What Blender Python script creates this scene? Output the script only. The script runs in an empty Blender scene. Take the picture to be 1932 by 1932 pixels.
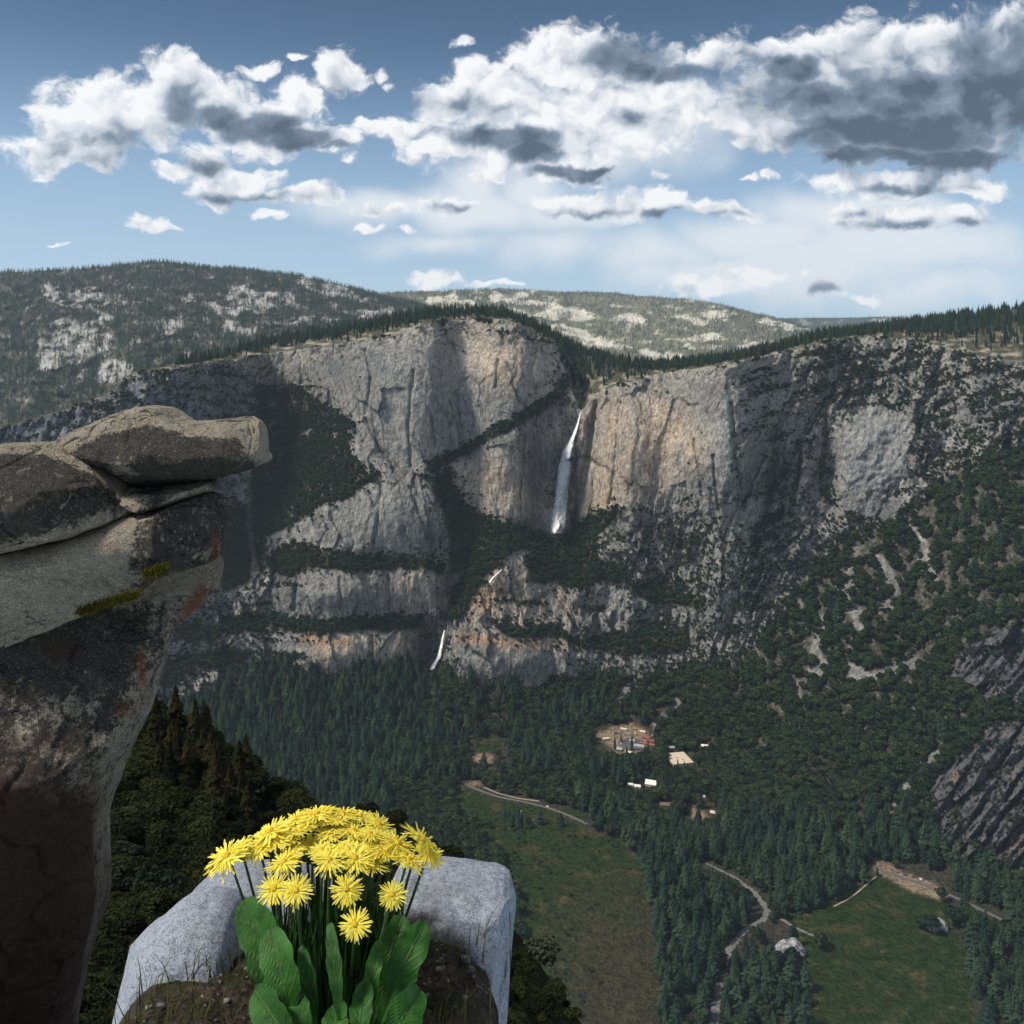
import bpy, math, random
import numpy as np
from mathutils import Vector

random.seed(7)
RNG = np.random.default_rng(11)
SC = bpy.context.scene
COL = SC.collection

# ------------------------------------------------------------------ camera
F = 1829.0            # focal length and horizon row, in the units of a 1932 wide frame
HZ = 670.0
cam_d = bpy.data.cameras.new("camera")
cam_d.sensor_width = 36.0
cam_d.lens = 36.0 * F / 1932.0
cam_d.shift_y = -(966.0 - HZ) / 1932.0
cam_d.clip_start = 0.05
cam_d.clip_end = 60000.0
cam = bpy.data.objects.new("camera", cam_d)
cam.rotation_euler = (math.radians(90), 0, 0)
COL.objects.link(cam)
SC.camera = cam

# ------------------------------------------------------------------ render settings
SC.render.engine = 'CYCLES'
SC.view_settings.view_transform = 'Standard'
SC.view_settings.look = 'None'
SC.view_settings.gamma = 1.0
SC.view_settings.use_curve_mapping = False
SC.view_settings.exposure = 0.14
cy = SC.cycles
cy.max_bounces = 5
cy.diffuse_bounces = 2
cy.glossy_bounces = 2
cy.transmission_bounces = 3
cy.volume_bounces = 1
cy.transparent_max_bounces = 10
cy.caustics_reflective = False
cy.caustics_refractive = False
cy.use_denoising = True
cy.volume_step_rate = 1.0

SUN_DIR = Vector((-0.60, -0.17, 0.78)).normalized()
sun_d = bpy.data.lights.new("sun", 'SUN')
sun_d.energy = 3.8
sun_d.angle = math.radians(9.0)
sun_d.color = (1.0, 0.93, 0.82)
sun = bpy.data.objects.new("sun", sun_d)
sun.rotation_euler = SUN_DIR.to_track_quat('Z', 'Y').to_euler()
COL.objects.link(sun)

# ------------------------------------------------------------------ sky
def build_world():
    w = bpy.data.worlds.new("World")
    SC.world = w
    w.use_nodes = True
    nt = w.node_tree
    nt.nodes.clear()
    N, L = nt.nodes, nt.links
    def nd(t, **k):
        n = N.new(t)
        for a, b in k.items():
            setattr(n, a, b)
        return n
    def put(sock, v):
        if hasattr(v, 'links') or hasattr(v, 'is_output'):
            L.new(v, sock)
        else:
            sock.default_value = v
    def math_(op, a, b=0.0, c=0.0, clamp=False):
        n = nd('ShaderNodeMath', operation=op, use_clamp=clamp)
        put(n.inputs[0], a); put(n.inputs[1], b); put(n.inputs[2], c)
        return n.outputs[0]
    def vec(op, a, b=(0, 0, 0)):
        n = nd('ShaderNodeVectorMath', operation=op)
        put(n.inputs[0], a); put(n.inputs[1], b)
        return n.outputs['Value'] if op == 'LENGTH' else n.outputs[0]
    def scale_(a, s):
        n = nd('ShaderNodeVectorMath', operation='SCALE')
        put(n.inputs[0], a); n.inputs['Scale'].default_value = s
        return n.outputs[0]
    def noise(v, scale, detail=6.0, rough=0.55, lac=2.0, dim='3D'):
        n = nd('ShaderNodeTexNoise', noise_dimensions=dim)
        put(n.inputs['Vector'], v)
        n.inputs['Scale'].default_value = scale
        n.inputs['Detail'].default_value = detail
        n.inputs['Roughness'].default_value = rough
        n.inputs['Lacunarity'].default_value = lac
        return n
    def sstep(x, a, b, lo=0.0, hi=1.0):
        n = nd('ShaderNodeMapRange', interpolation_type='SMOOTHSTEP')
        put(n.inputs[0], x)
        for i, q in enumerate((a, b, lo, hi)):
            n.inputs[i + 1].default_value = q
        return n.outputs[0]
    def mixc(f, a, b):
        n = nd('ShaderNodeMix', data_type='RGBA')
        put(n.inputs[0], f); put(n.inputs[6], a); put(n.inputs[7], b)
        return n.outputs[2]

    tc = nd('ShaderNodeTexCoord').outputs['Generated']
    sep = nd('ShaderNodeSeparateXYZ'); L.new(tc, sep.inputs[0])
    x, y, z = sep.outputs
    yc = math_('MAXIMUM', y, 0.08)
    pu = math_('MULTIPLY', math_('DIVIDE', x, yc), F / 100)
    pv = math_('MULTIPLY', math_('DIVIDE', z, yc), F / 100)
    cmb = nd('ShaderNodeCombineXYZ'); L.new(pu, cmb.inputs[0]); L.new(pv, cmb.inputs[1])
    p = cmb.outputs[0]

    def warp(v, scale, amt, detail=3.0):
        c = noise(v, scale, detail, 0.55).outputs['Color']
        return vec('ADD', v, scale_(vec('SUBTRACT', c, (0.5, 0.5, 0.5)), amt))
    pw = warp(warp(p, 0.9, 0.75), 3.2, 0.26, 5.0)

    def field(blobs, v, start=-3.0):
        acc = None
        for (cx, cy_, rx, ry, wt) in blobs:
            m = nd('ShaderNodeVectorMath', operation='MULTIPLY_ADD')
            L.new(v, m.inputs[0])
            m.inputs[1].default_value = (100 / rx, 100 / ry, 0)
            m.inputs[2].default_value = (-(cx - 966) / rx, -(HZ - cy_) / ry, 0)
            ln = vec('LENGTH', m.outputs[0])
            val = math_('MULTIPLY_ADD', ln, -wt, wt)
            acc = val if acc is None else math_('SMOOTH_MAX', acc, val, 0.12)
        return acc

    CUM = [(150, 205, 100, 75, 1), (245, 205, 110, 75, 1), (215, 255, 90, 55, .9), (105, 282, 90, 48, 1), (178, 308, 55, 18, .8),
           (318, 135, 60, 42, 1.1), (368, 172, 62, 55, 1.1), (335, 190, 60, 60, 1), (280, 250, 60, 40, .7),
           (440, 212, 85, 62, 1.2), (515, 235, 120, 62, 1.2), (557, 188, 55, 50, 1.1), (610, 262, 75, 34, 1.1),
           (645, 140, 52, 44, 1.1), (682, 155, 30, 22, .9), (500, 136, 42, 15, .8), (562, 120, 22, 9, .6), (720, 145, 18, 14, .6), (735, 165, 16, 12, .5),
           (392, 300, 65, 45, 1), (318, 317, 60, 24, .9), (450, 342, 95, 34, 1), (545, 367, 115, 20, .9), (420, 362, 80, 22, .9), (505, 401, 55, 13, .8), (470, 290, 60, 16, .6),
           (270, 425, 52, 17, .9), (312, 433, 45, 10, .8), (100, 459, 26, 5, .6),
           (845, 185, 75, 50, 1.1), (905, 150, 70, 50, 1), (950, 185, 90, 65, 1.1), (765, 242, 80, 34, 1), (830, 262, 90, 50, 1), (910, 272, 90, 62, 1.1),
           (990, 275, 100, 52, 1.1), (1070, 312, 100, 38, 1), (1125, 300, 52, 44, 1), (715, 237, 50, 14, .7), (655, 295, 22, 15, .8),
           (880, 80, 26, 12, .6),
           (1010, 110, 80, 60, .9), (1090, 120, 100, 75, 1), (1190, 120, 120, 70, 1.1), (1150, 215, 170, 85, 1), (1260, 190, 120, 80, 1), (1040, 230, 100, 55, 1),
           (845, 387, 60, 20, .9), (720, 388, 65, 15, .9), (1090, 382, 90, 28, 1), (1190, 390, 90, 28, 1), (1240, 380, 75, 30, 1), (1370, 396, 80, 20, 1), (700, 425, 34, 10, .7), (760, 432, 28, 6, .6),
           (1380, 222, 52, 34, 1), (1455, 245, 95, 50, 1.1), (1425, 265, 60, 30, .9), (1540, 205, 190, 95, 1.1), (1640, 130, 210, 85, 1.2), (1770, 200, 180, 125, 1.2),
           (1930, 150, 140, 150, 1.3), (1820, 110, 150, 90, 1.2), (1500, 115, 150, 60, 1.1), (1700, 270, 220, 55, 1.1), (1600, 285, 120, 35, 1), (1800, 305, 150, 26, 1),
           (1690, 150, 240, 130, 1.5), (1530, 170, 170, 100, 1.3), (1800, 220, 150, 120, 1.4), (1360, 100, 90, 45, .9), (1590, 345, 90, 25, .9), (1710, 350, 140, 30, 1), (1820, 350, 100, 30, 1), (1605, 402, 55, 17, .9), (1700, 405, 130, 30, 1), (1810, 408, 80, 32, 1),
           (1240, 330, 32, 15, .8), (1410, 330, 18, 7, .6), (1452, 330, 18, 7, .6),
           (815, 533, 55, 18, .9), (945, 537, 58, 9, .9), (1310, 545, 100, 26, .8), (1560, 545, 60, 18, .9), (1640, 558, 40, 12, .7), (1420, 520, 90, 22, .7)]
    DARK = [(415, 222, 62, 30, 1.2), (490, 240, 90, 34, 1.35), (570, 264, 90, 24, 1.35), (632, 274, 45, 12, 1.1), (352, 195, 44, 60, .75), (392, 310, 62, 20, .75), (505, 373, 90, 11, .5), (420, 378, 50, 8, .35), (255, 265, 60, 30, .28), (140, 300, 60, 20, .28),
            (945, 260, 105, 27, 1.3), (1015, 290, 70, 27, 1.15), (1090, 328, 110, 16, 1.3), (1150, 342, 35, 8, 1), (858, 392, 50, 12, .55), (730, 398, 40, 6, .3), (1130, 402, 90, 11, .5), (1250, 402, 60, 14, .5), (1400, 404, 55, 12, .5), (780, 190, 50, 25, .4), (865, 205, 40, 18, .3),
            (1190, 108, 110, 48, 1.2), (1270, 140, 65, 22, 1.1), (1490, 125, 85, 32, 1.2), (1640, 245, 180, 40, 1.1), (1760, 250, 160, 55, 1.3), (1840, 120, 70, 110, .9), (1700, 170, 150, 60, .6), (1540, 180, 100, 45, .7), (1420, 110, 80, 40, .45),
            (1650, 293, 180, 22, 1.1), (1780, 305, 160, 28, 1.3), (1560, 255, 120, 40, .7), (1850, 200, 60, 90, 1.2), (1690, 362, 90, 14, .6), (1720, 422, 120, 13, .65), (1825, 418, 65, 18, .7), (1550, 547, 62, 16, .6), (1700, 200, 260, 130, .5), (1450, 150, 120, 70, .4), (1930, 160, 130, 150, 1.0), (1195, 225, 34, 22, .6), (1620, 400, 30, 8, .4), (1300, 490, 120, 12, .25), (670, 160, 25, 25, .3)]
    VEIL = [(890, 350, 70, 60, .8), (900, 400, 160, 60, 1), (730, 400, 180, 34, .8), (1060, 400, 140, 45, .8), (830, 470, 110, 22, .5), (1120, 240, 260, 100, 1), (1000, 360, 80, 50, .7),
            (1250, 480, 160, 45, .55), (1050, 470, 120, 40, .6), (1620, 410, 230, 50, 1), (1430, 450, 180, 48, 1), (1700, 470, 260, 65, 1), (1350, 520, 190, 40, .9), (1520, 505, 240, 60, 1), (1770, 545, 180, 40, .7)]
    c_acc = field(CUM, pw)
    d_acc = field(DARK, warp(p, 1.6, 0.5, 4.0))
    v_acc = field(VEIL, warp(p, 0.5, 1.1, 3.0))

    big = [q for q in CUM if q[4] >= .9]
    up_acc = field([(cx - 10, cy_ + 0.55 * ry + 14, rx * .92, ry * .85, 1.0) for (cx, cy_, rx, ry, wt) in big], pw)
    # billows
    q = vec('MULTIPLY', pw, (1.0, 1.3, 1.0))
    n1 = noise(q, 1.5, 9.0, 0.6).outputs['Fac']
    n2 = noise(vec('ADD', q, (-0.10, 0.26, 0.0)), 1.5, 3.0, 0.5).outputs['Fac']
    dens_in = math_('MULTIPLY_ADD', math_('SUBTRACT', n1, 0.5), 2.1, c_acc)
    dens = sstep(math_('ADD', dens_in, 0.08), 0.02, 0.52)
    core = sstep(dens_in, 0.2, 1.4)
    relief = math_('MULTIPLY', math_('SUBTRACT', n1, n2), 1.9)
    veil_n = noise(p, 0.9, 5.0, 0.55).outputs['Fac']
    veil = math_('MULTIPLY', sstep(math_('MULTIPLY_ADD', math_('SUBTRACT', veil_n, 0.5), 0.8, v_acc), -0.35, 0.65), 0.93)
    dk = sstep(math_('MULTIPLY_ADD', math_('SUBTRACT', n1, 0.5), 1.0, d_acc), -0.40, 0.80)
    under = sstep(math_('MULTIPLY_ADD', math_('SUBTRACT', n1, 0.5), 1.6, up_acc), 0.05, 0.85)
    light = math_('MULTIPLY_ADD', dk, -0.80, 1.0)
    light = math_('MULTIPLY_ADD', under, -0.22, light)
    light = math_('ADD', light, math_('MULTIPLY', relief, math_('MULTIPLY_ADD', dk, -0.35, 0.9)))
    light = math_('MULTIPLY_ADD', core, -0.10, light, clamp=True)

    sky = nd('ShaderNodeTexSky', sky_type='NISHITA')
    sky.sun_disc = False
    sky.sun_elevation = math.asin(SUN_DIR.z)
    sky.sun_rotation = math.atan2(SUN_DIR.x, SUN_DIR.y)
    sky.altitude = 2200
    sky.air_density = 1.0
    sky.dust_density = 0.4
    sky.ozone_density = 3.0
    K = 9.5
    sky_c = vec('MULTIPLY', sky.outputs[0], (0.66, 0.86, 0.90))
    sky_c = mixc(sstep(z, 0.0, 0.34, 0.88, 0.05), sky_c, (0.47 * K, 0.62 * K, 0.765 * K, 1))    # pale air low down
    deep = nd('ShaderNodeVectorMath', operation='SCALE'); L.new(sky_c, deep.inputs[0]); L.new(sstep(z, 0.16, 0.36, 1.0, 0.62), deep.inputs['Scale'])
    sky_c = deep.outputs[0]                                   # cloud brightness in the sky model's own units
    def cloud_colour(fac):
        ramp = nd('ShaderNodeValToRGB')
        put(ramp.inputs[0], fac)
        cr = ramp.color_ramp
        cr.elements[0].position = 0.0; cr.elements[0].color = (0.075, 0.11, 0.155, 1)
        cr.elements[1].position = 1.0; cr.elements[1].color = (0.93, 0.94, 0.95, 1)
        e = cr.elements.new(0.35); e.color = (0.22, 0.285, 0.37, 1)
        e = cr.elements.new(0.7); e.color = (0.66, 0.70, 0.76, 1)
        return scale_(ramp.outputs[0], K)
    col = mixc(veil, sky_c, (0.78 * K, 0.82 * K, 0.865 * K, 1))
    col = mixc(dens, col, cloud_colour(light))
    bg = nd('ShaderNodeBackground')
    L.new(col, bg.inputs[0]); bg.inputs[1].default_value = 0.1

    # the rest of the sky: broken cloud of the same sort, all the way round
    gen = noise(tc, 3.2, 6.0, 0.6).outputs['Fac']
    gd = sstep(gen, 0.47, 0.56)
    gl = sstep(math_('ADD', gen, math_('MULTIPLY', noise(tc, 2.1, 3.0, 0.5).outputs['Fac'], 0.6)), 0.75, 1.0, 1.0, 0.25)
    col2 = mixc(gd, sky_c, cloud_colour(gl))
    bg2 = nd('ShaderNodeBackground')
    L.new(col2, bg2.inputs[0]); bg2.inputs[1].default_value = 0.1
    au = math_('ABSOLUTE', pu)
    ins = math_('MULTIPLY', sstep(au, 9.8, 11.2, 1, 0), sstep(pv, 6.7, 7.6, 1, 0))
    ins = math_('MULTIPLY', ins, math_('GREATER_THAN', y, 0.3))
    ins = math_('MULTIPLY', ins, sstep(pv, -1.0, -0.6))
    mx = nd('ShaderNodeMixShader')
    L.new(ins, mx.inputs[0]); L.new(bg2.outputs[0], mx.inputs[1]); L.new(bg.outputs[0], mx.inputs[2])
    o = nd('ShaderNodeOutputWorld')
    L.new(mx.outputs[0], o.inputs[0])
    w.cycles.sampling_method = 'MANUAL'
    w.cycles.sample_map_resolution = 512
build_world()

# ------------------------------------------------------------------ noise and mask helpers (numpy)
def _hash(ix, iy, seed):
    h = (ix.astype(np.int64) * 374761393 + iy.astype(np.int64) * 668265263 + seed * 1442695041) & 0xFFFFFFFF
    h = ((h ^ (h >> 13)) * 1274126177) & 0xFFFFFFFF
    return (h ^ (h >> 16)) & 0xFFFF

def perlin(x, y, seed=0):
    x = np.asarray(x, float); y = np.asarray(y, float)
    ix = np.floor(x); iy = np.floor(y)
    fx = x - ix; fy = y - iy
    ix = ix.astype(np.int64); iy = iy.astype(np.int64)
    ux = fx * fx * fx * (fx * (fx * 6 - 15) + 10); uy = fy * fy * fy * (fy * (fy * 6 - 15) + 10)
    def g(i, j, dx, dy):
        a = _hash(i, j, seed) * (2 * math.pi / 65536.0)
        return np.cos(a) * dx + np.sin(a) * dy
    a = g(ix, iy, fx, fy); b = g(ix + 1, iy, fx - 1, fy)
    c = g(ix, iy + 1, fx, fy - 1); d = g(ix + 1, iy + 1, fx - 1, fy - 1)
    return 1.45 * ((a + (b - a) * ux) + ((c + (d - c) * ux) - (a + (b - a) * ux)) * uy)

def fbm(x, y, oct=4, seed=0, gain=0.5, ridged=False):
    s = 0.0; amp = 1.0; tot = 0.0
    for o in range(oct):
        n = perlin(x * 2 ** o + 17.3 * o, y * 2 ** o - 9.1 * o, seed + o * 31)
        if ridged:
            n = 1.0 - 2.0 * np.abs(n)
        s = s + amp * n; tot += amp; amp *= gain
    return s / tot

def worley(x, y, seed=0):
    """nearest-cell noise: distance to the border between cells, a random value and a random tilt per cell, the cell centre"""
    ix = np.floor(x).astype(np.int64); iy = np.floor(y).astype(np.int64)
    d1 = np.full(x.shape, 9.0); d2 = np.full(x.shape, 9.0)
    rv = np.zeros(x.shape); tl = np.zeros(x.shape); cx = np.zeros(x.shape); cy_ = np.zeros(x.shape)
    for j in (-1, 0, 1):
        for i in (-1, 0, 1):
            h = _hash(ix + i, iy + j, seed) / 65535.0; h2 = _hash(ix + i, iy + j, seed + 7) / 65535.0
            px = ix + i + 0.1 + 0.8 * h; py = iy + j + 0.1 + 0.8 * h2
            d = np.hypot(x - px, y - py)
            nw = d < d1
            d2 = np.where(nw, d1, np.minimum(d2, d))
            rv = np.where(nw, _hash(ix + i, iy + j, seed + 13) / 65535.0, rv); tl = np.where(nw, _hash(ix + i, iy + j, seed + 19) / 65535.0, tl)
            cx = np.where(nw, px, cx); cy_ = np.where(nw, py, cy_)
            d1 = np.where(nw, d, d1)
    return d2 - d1, rv, tl, x - cx, y - cy_

def sst(x, a, b):
    t = np.clip((x - a) / (b - a), 0, 1)
    return t * t * (3 - 2 * t)

def inpoly(X, Y, pts):
    """even-odd test for arrays"""
    r = np.zeros(X.shape, bool)
    pts = list(pts)
    xs = [q[0] for q in pts]; ys = [q[1] for q in pts]
    bb = (X >= min(xs)) & (X <= max(xs)) & (Y >= min(ys)) & (Y <= max(ys))
    x = X[bb]; y = Y[bb]; c = np.zeros(x.shape, bool)
    n = len(pts)
    for i in range(n):
        x1, y1 = pts[i]; x2, y2 = pts[(i + 1) % n]
        if y1 == y2:
            continue
        cond = ((y1 > y) != (y2 > y)) & (x < (x2 - x1) * (y - y1) / (y2 - y1) + x1)
        c ^= cond
    r[bb] = c
    return r

def segdist(X, Y, pts):
    """distance to a polyline and the width interpolated along it (pts: x, y[, w])"""
    best = np.full(X.shape, 1e9)
    for a, b in zip(pts[:-1], pts[1:]):
        dx, dy = b[0] - a[0], b[1] - a[1]
        L2 = dx * dx + dy * dy + 1e-9
        t = np.clip(((X - a[0]) * dx + (Y - a[1]) * dy) / L2, 0, 1)
        d = np.hypot(X - a[0] - t * dx, Y - a[1] - t * dy)
        if len(a) > 2:
            d = d / (a[2] + t * (b[2] - a[2]))
        best = np.minimum(best, d)
    return best

def blur(A, n, axis):
    if n < 1:
        return A
    for _ in range(2):
        pad = [(0, 0)] * A.ndim; pad[axis] = (n + 1, n)
        c = np.cumsum(np.pad(A, pad, mode='edge'), axis=axis)
        k = 2 * n + 1
        sl1 = [slice(None)] * A.ndim; sl2 = [slice(None)] * A.ndim
        sl1[axis] = slice(k, None); sl2[axis] = slice(0, -k)
        A = (c[tuple(sl1)] - c[tuple(sl2)]) / k
    return A

def line(pts, X):
    return np.interp(X, [q[0] for q in pts], [q[1] for q in pts])

def P(X, Y, d):
    """a point of the place: seen in direction (X, Y) from the viewpoint at the origin, d metres ahead"""
    return np.stack([(X - 966.0) / F * d, d * np.ones_like(X), -(Y - HZ) / F * d], -1)

# ------------------------------------------------------------------ materials
MAT = {}
def new_mat(name):
    m = bpy.data.materials.new(name)
    m.use_nodes = True
    nt = m.node_tree
    nt.nodes.clear()
    out = nt.nodes.new('ShaderNodeOutputMaterial')
    MAT[name] = m
    return m, nt, out

class G:
    """small node-graph helper"""
    def __init__(self, nt):
        self.nt = nt; self.N = nt.nodes; self.L = nt.links
    def put(self, s, v):
        if hasattr(v, 'is_output'):
            self.L.new(v, s)
        else:
            s.default_value = v
    def n(self, t, **k):
        x = self.N.new(t)
        for a, b in k.items():
            setattr(x, a, b)
        return x
    def math(self, op, a, b=0.0, c=0.0, clamp=False):
        x = self.n('ShaderNodeMath', operation=op, use_clamp=clamp)
        self.put(x.inputs[0], a); self.put(x.inputs[1], b); self.put(x.inputs[2], c)
        return x.outputs[0]
    def noise(self, v, scale, detail=5.0, rough=0.55, col=False):
        x = self.n('ShaderNodeTexNoise')
        self.put(x.inputs['Vector'], v)
        x.inputs['Scale'].default_value = scale; x.inputs['Detail'].default_value = detail; x.inputs['Roughness'].default_value = rough
        return x.outputs['Color' if col else 'Fac']
    def voro(self, v, scale, feature='F1', out='Distance', rnd=1.0):
        x = self.n('ShaderNodeTexVoronoi', feature=feature)
        self.put(x.inputs['Vector'], v)
        x.inputs['Scale'].default_value = scale; x.inputs['Randomness'].default_value = rnd
        return x.outputs[out]
    def step(self, x, a, b, lo=0.0, hi=1.0):
        n = self.n('ShaderNodeMapRange', interpolation_type='SMOOTHSTEP')
        self.put(n.inputs[0], x)
        for i, q in enumerate((a, b, lo, hi)):
            self.put(n.inputs[i + 1], q)
        return n.outputs[0]
    def mix(self, f, a, b, blend='MIX'):
        x = self.n('ShaderNodeMix', data_type='RGBA', blend_type=blend)
        self.put(x.inputs[0], f); self.put(x.inputs[6], a); self.put(x.inputs[7], b)
        return x.outputs[2]
    def vscale(self, v, s):
        x = self.n('ShaderNodeVectorMath', operation='MULTIPLY')
        self.put(x.inputs[0], v); x.inputs[1].default_value = s
        return x.outputs[0]
    def bump(self, h, dist, strength=1.0, normal=None):
        x = self.n('ShaderNodeBump')
        self.put(x.inputs['Height'], h); x.inputs['Distance'].default_value = dist; x.inputs['Strength'].default_value = strength
        if normal is not None:
            self.L.new(normal, x.inputs['Normal'])
        return x.outputs[0]
    def attr(self, name, what='Color', typ='GEOMETRY'):
        x = self.n('ShaderNodeAttribute', attribute_type=typ, attribute_name=name)
        return x.outputs[what]
    def surf(self, out, col, rough=0.9, normal=None, spec=0.2):
        b = self.n('ShaderNodeBsdfPrincipled')
        self.put(b.inputs['Base Color'], col); self.put(b.inputs['Roughness'], rough)
        b.inputs['Specular IOR Level'].default_value = spec
        if normal is not None:
            self.L.new(normal, b.inputs['Normal'])
        self.L.new(b.outputs[0], out.inputs[0])
        return b

def mat_terrain():
    m, nt, out = new_mat('terrain_ground')
    g = G(nt)
    pos = g.n('ShaderNodeNewGeometry').outputs['Position']
    base = g.attr('albedo')
    n1 = g.noise(pos, 0.06, 6.0, 0.65)
    n2 = g.noise(g.vscale(pos, (1, 1, 0.22)), 0.16, 4.0, 0.6)
    f = g.math('MULTIPLY_ADD', g.math('ADD', n1, n2), 1.0, 0.0)
    f = g.step(f, 0.72, 1.28, 0.60, 1.35)
    c = g.n('ShaderNodeVectorMath', operation='SCALE')
    g.L.new(base, c.inputs[0]); g.L.new(f, c.inputs['Scale'])
    nrm = g.bump(g.math('ADD', n1, n2), 9.0, 1.0)
    d = g.n('ShaderNodeBsdfDiffuse')
    g.L.new(c.outputs[0], d.inputs[0]); g.L.new(nrm, d.inputs['Normal'])
    g.L.new(d.outputs[0], out.inputs[0])
mat_terrain()

def mat_foliage(name, dark, light, rough=0.6):
    m, nt, out = new_mat(name)
    g = G(nt)
    oi = g.n('ShaderNodeObjectInfo').outputs['Random']
    pos = g.n('ShaderNodeNewGeometry').outputs['Position']
    n = g.noise(pos, 0.35, 3.0, 0.6)
    f = g.math('ADD', g.math('MULTIPLY', oi, 0.7), g.math('MULTIPLY', n, 0.6), clamp=True)
    f = g.math('SUBTRACT', f, 0.15, clamp=True)
    c = g.mix(f, dark + (1,), light + (1,))
    hue = g.math('FRACT', g.math('MULTIPLY', oi, 7.31))
    c = g.mix(g.step(hue, 0.70, 0.95, 0.0, 0.75), c, (light[0] * 1.12, light[1] * 1.06, light[2] * 0.85, 1))
    c = g.mix(g.step(hue, 0.22, 0.05, 0.0, 0.55), c, (dark[0] * 0.8, dark[1] * 0.85, dark[2] * 1.1, 1))
    d = g.n('ShaderNodeBsdfDiffuse'); g.L.new(c, d.inputs[0])
    t = g.n('ShaderNodeBsdfTranslucent'); g.L.new(c, t.inputs[0])
    mx = g.n('ShaderNodeMixShader'); mx.inputs[0].default_value = 0.25
    g.L.new(d.outputs[0], mx.inputs[1]); g.L.new(t.outputs[0], mx.inputs[2])
    g.L.new(mx.outputs[0], out.inputs[0])
mat_foliage('conifer_needles', (0.014, 0.031, 0.024), (0.052, 0.084, 0.050))
mat_foliage('oak_leaves', (0.015, 0.032, 0.020), (0.056, 0.084, 0.040))
mat_foliage('scrub_leaves', (0.030, 0.046, 0.030), (0.062, 0.080, 0.046))

def mat_plain(name, col, rough=0.8, var=0.25, scale=3.0, spec=0.2, bump=0.0):
    m, nt, out = new_mat(name)
    g = G(nt)
    co = g.n('ShaderNodeTexCoord').outputs['Object']
    n = g.noise(co, scale, 5.0, 0.6)
    f = g.step(n, 0.3, 0.7, 1 - var, 1 + var)
    c = g.n('ShaderNodeVectorMath', operation='SCALE')
    c.inputs[0].default_value = col; g.L.new(f, c.inputs['Scale'])
    g.surf(out, c.outputs[0], rough, g.bump(n, bump, 1.0) if bump else None, spec)
    return m
mat_plain('bark', (0.06, 0.045, 0.035), 0.9, 0.4, 2.0)

# ------------------------------------------------------------------ object helpers
def setp(o, label=None, cat=None, group=None, kind=None):
    if label: o['label'] = label
    if cat: o['category'] = cat
    if group: o['group'] = group
    if kind: o['kind'] = kind
    return o

def mesh_np(name, V, Fc, mats=(), smooth=True, mat_idx=None):
    """V (n,3), Fc (m,4) or (m,3) int arrays -> mesh"""
    V = np.asarray(V, np.float32); Fc = np.asarray(Fc, np.int32)
    me = bpy.data.meshes.new(name)
    k = Fc.shape[1]
    me.vertices.add(len(V)); me.vertices.foreach_set('co', V.ravel())
    me.loops.add(Fc.size); me.loops.foreach_set('vertex_index', Fc.ravel())
    me.polygons.add(len(Fc))
    me.polygons.foreach_set('loop_start', np.arange(0, Fc.size, k, dtype=np.int32))
    me.polygons.foreach_set('use_smooth', np.full(len(Fc), smooth, bool))
    for m in mats:
        me.materials.append(MAT[m] if isinstance(m, str) else m)
    if mat_idx is not None:
        me.polygons.foreach_set('material_index', np.asarray(mat_idx, np.int32))
    me.update(calc_edges=True)
    me.validate()
    return me

def link(name, me, parent=None):
    o = bpy.data.objects.new(name, me)
    COL.objects.link(o)
    if parent is not None:
        o.parent = parent
    return o

def add_color(me, name, C):
    a = me.color_attributes.new(name, 'FLOAT_COLOR', 'POINT')
    C4 = np.ones((len(C), 4), np.float32); C4[:, :3] = C
    a.data.foreach_set('color', C4.ravel())

def grid_faces(ny, nx, wrap=False):
    j, i = np.meshgrid(np.arange(ny - 1), np.arange(nx - (0 if wrap else 1)), indexing='ij')
    a = j * nx + i; b = j * nx + (i + 1) % nx
    return np.stack([a, b, b + nx, a + nx], -1).reshape(-1, 4)

# ------------------------------------------------------------------ the far side of the valley: floor, talus, cliffs, rim and plateau
FLOOR = -950.0
XR0, XR1 = -170.0, 2110.0
STEP = 2.35
xc = np.arange(XR0, XR1, STEP)
RIM = [(-170, 850), (76, 790), (134, 771), (199, 748), (251, 705), (371, 688), (458, 675), (539, 663), (618, 652), (676, 642), (732, 635),
       (774, 619), (829, 606), (893, 603), (958, 603), (1007, 626), (1048, 652), (1066, 700), (1078, 738), (1096, 776), (1104, 770), (1118, 745), (1132, 741), (1163, 727), (1214, 716),
       (1236, 706), (1301, 697), (1376, 686), (1431, 676), (1502, 660), (1547, 645), (1641, 636), (1723, 640), (1800, 660), (1880, 680), (2110, 690)]
TOP2 = [(-170, 846), (76, 786), (199, 744), (251, 701), (371, 682), (420, 672), (470, 655), (540, 640), (600, 630), (700, 613), (780, 600), (850, 591), (900, 590), (960, 596),
        (1010, 617), (1060, 644), (1100, 664), (1160, 680), (1230, 692), (1300, 690), (1376, 678), (1430, 668), (1500, 650), (1554, 634), (1625, 628), (1690, 616), (1755, 606),
        (1852, 593), (1960, 580), (2110, 572)]
FLOORLINE = [(-170, 1440), (300, 1410), (600, 1410), (900, 1385), (1100, 1370), (1250, 1385), (1400, 1450), (1500, 1510), (1600, 1575), (1700, 1620), (1858, 1655), (2110, 1710)]
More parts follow.
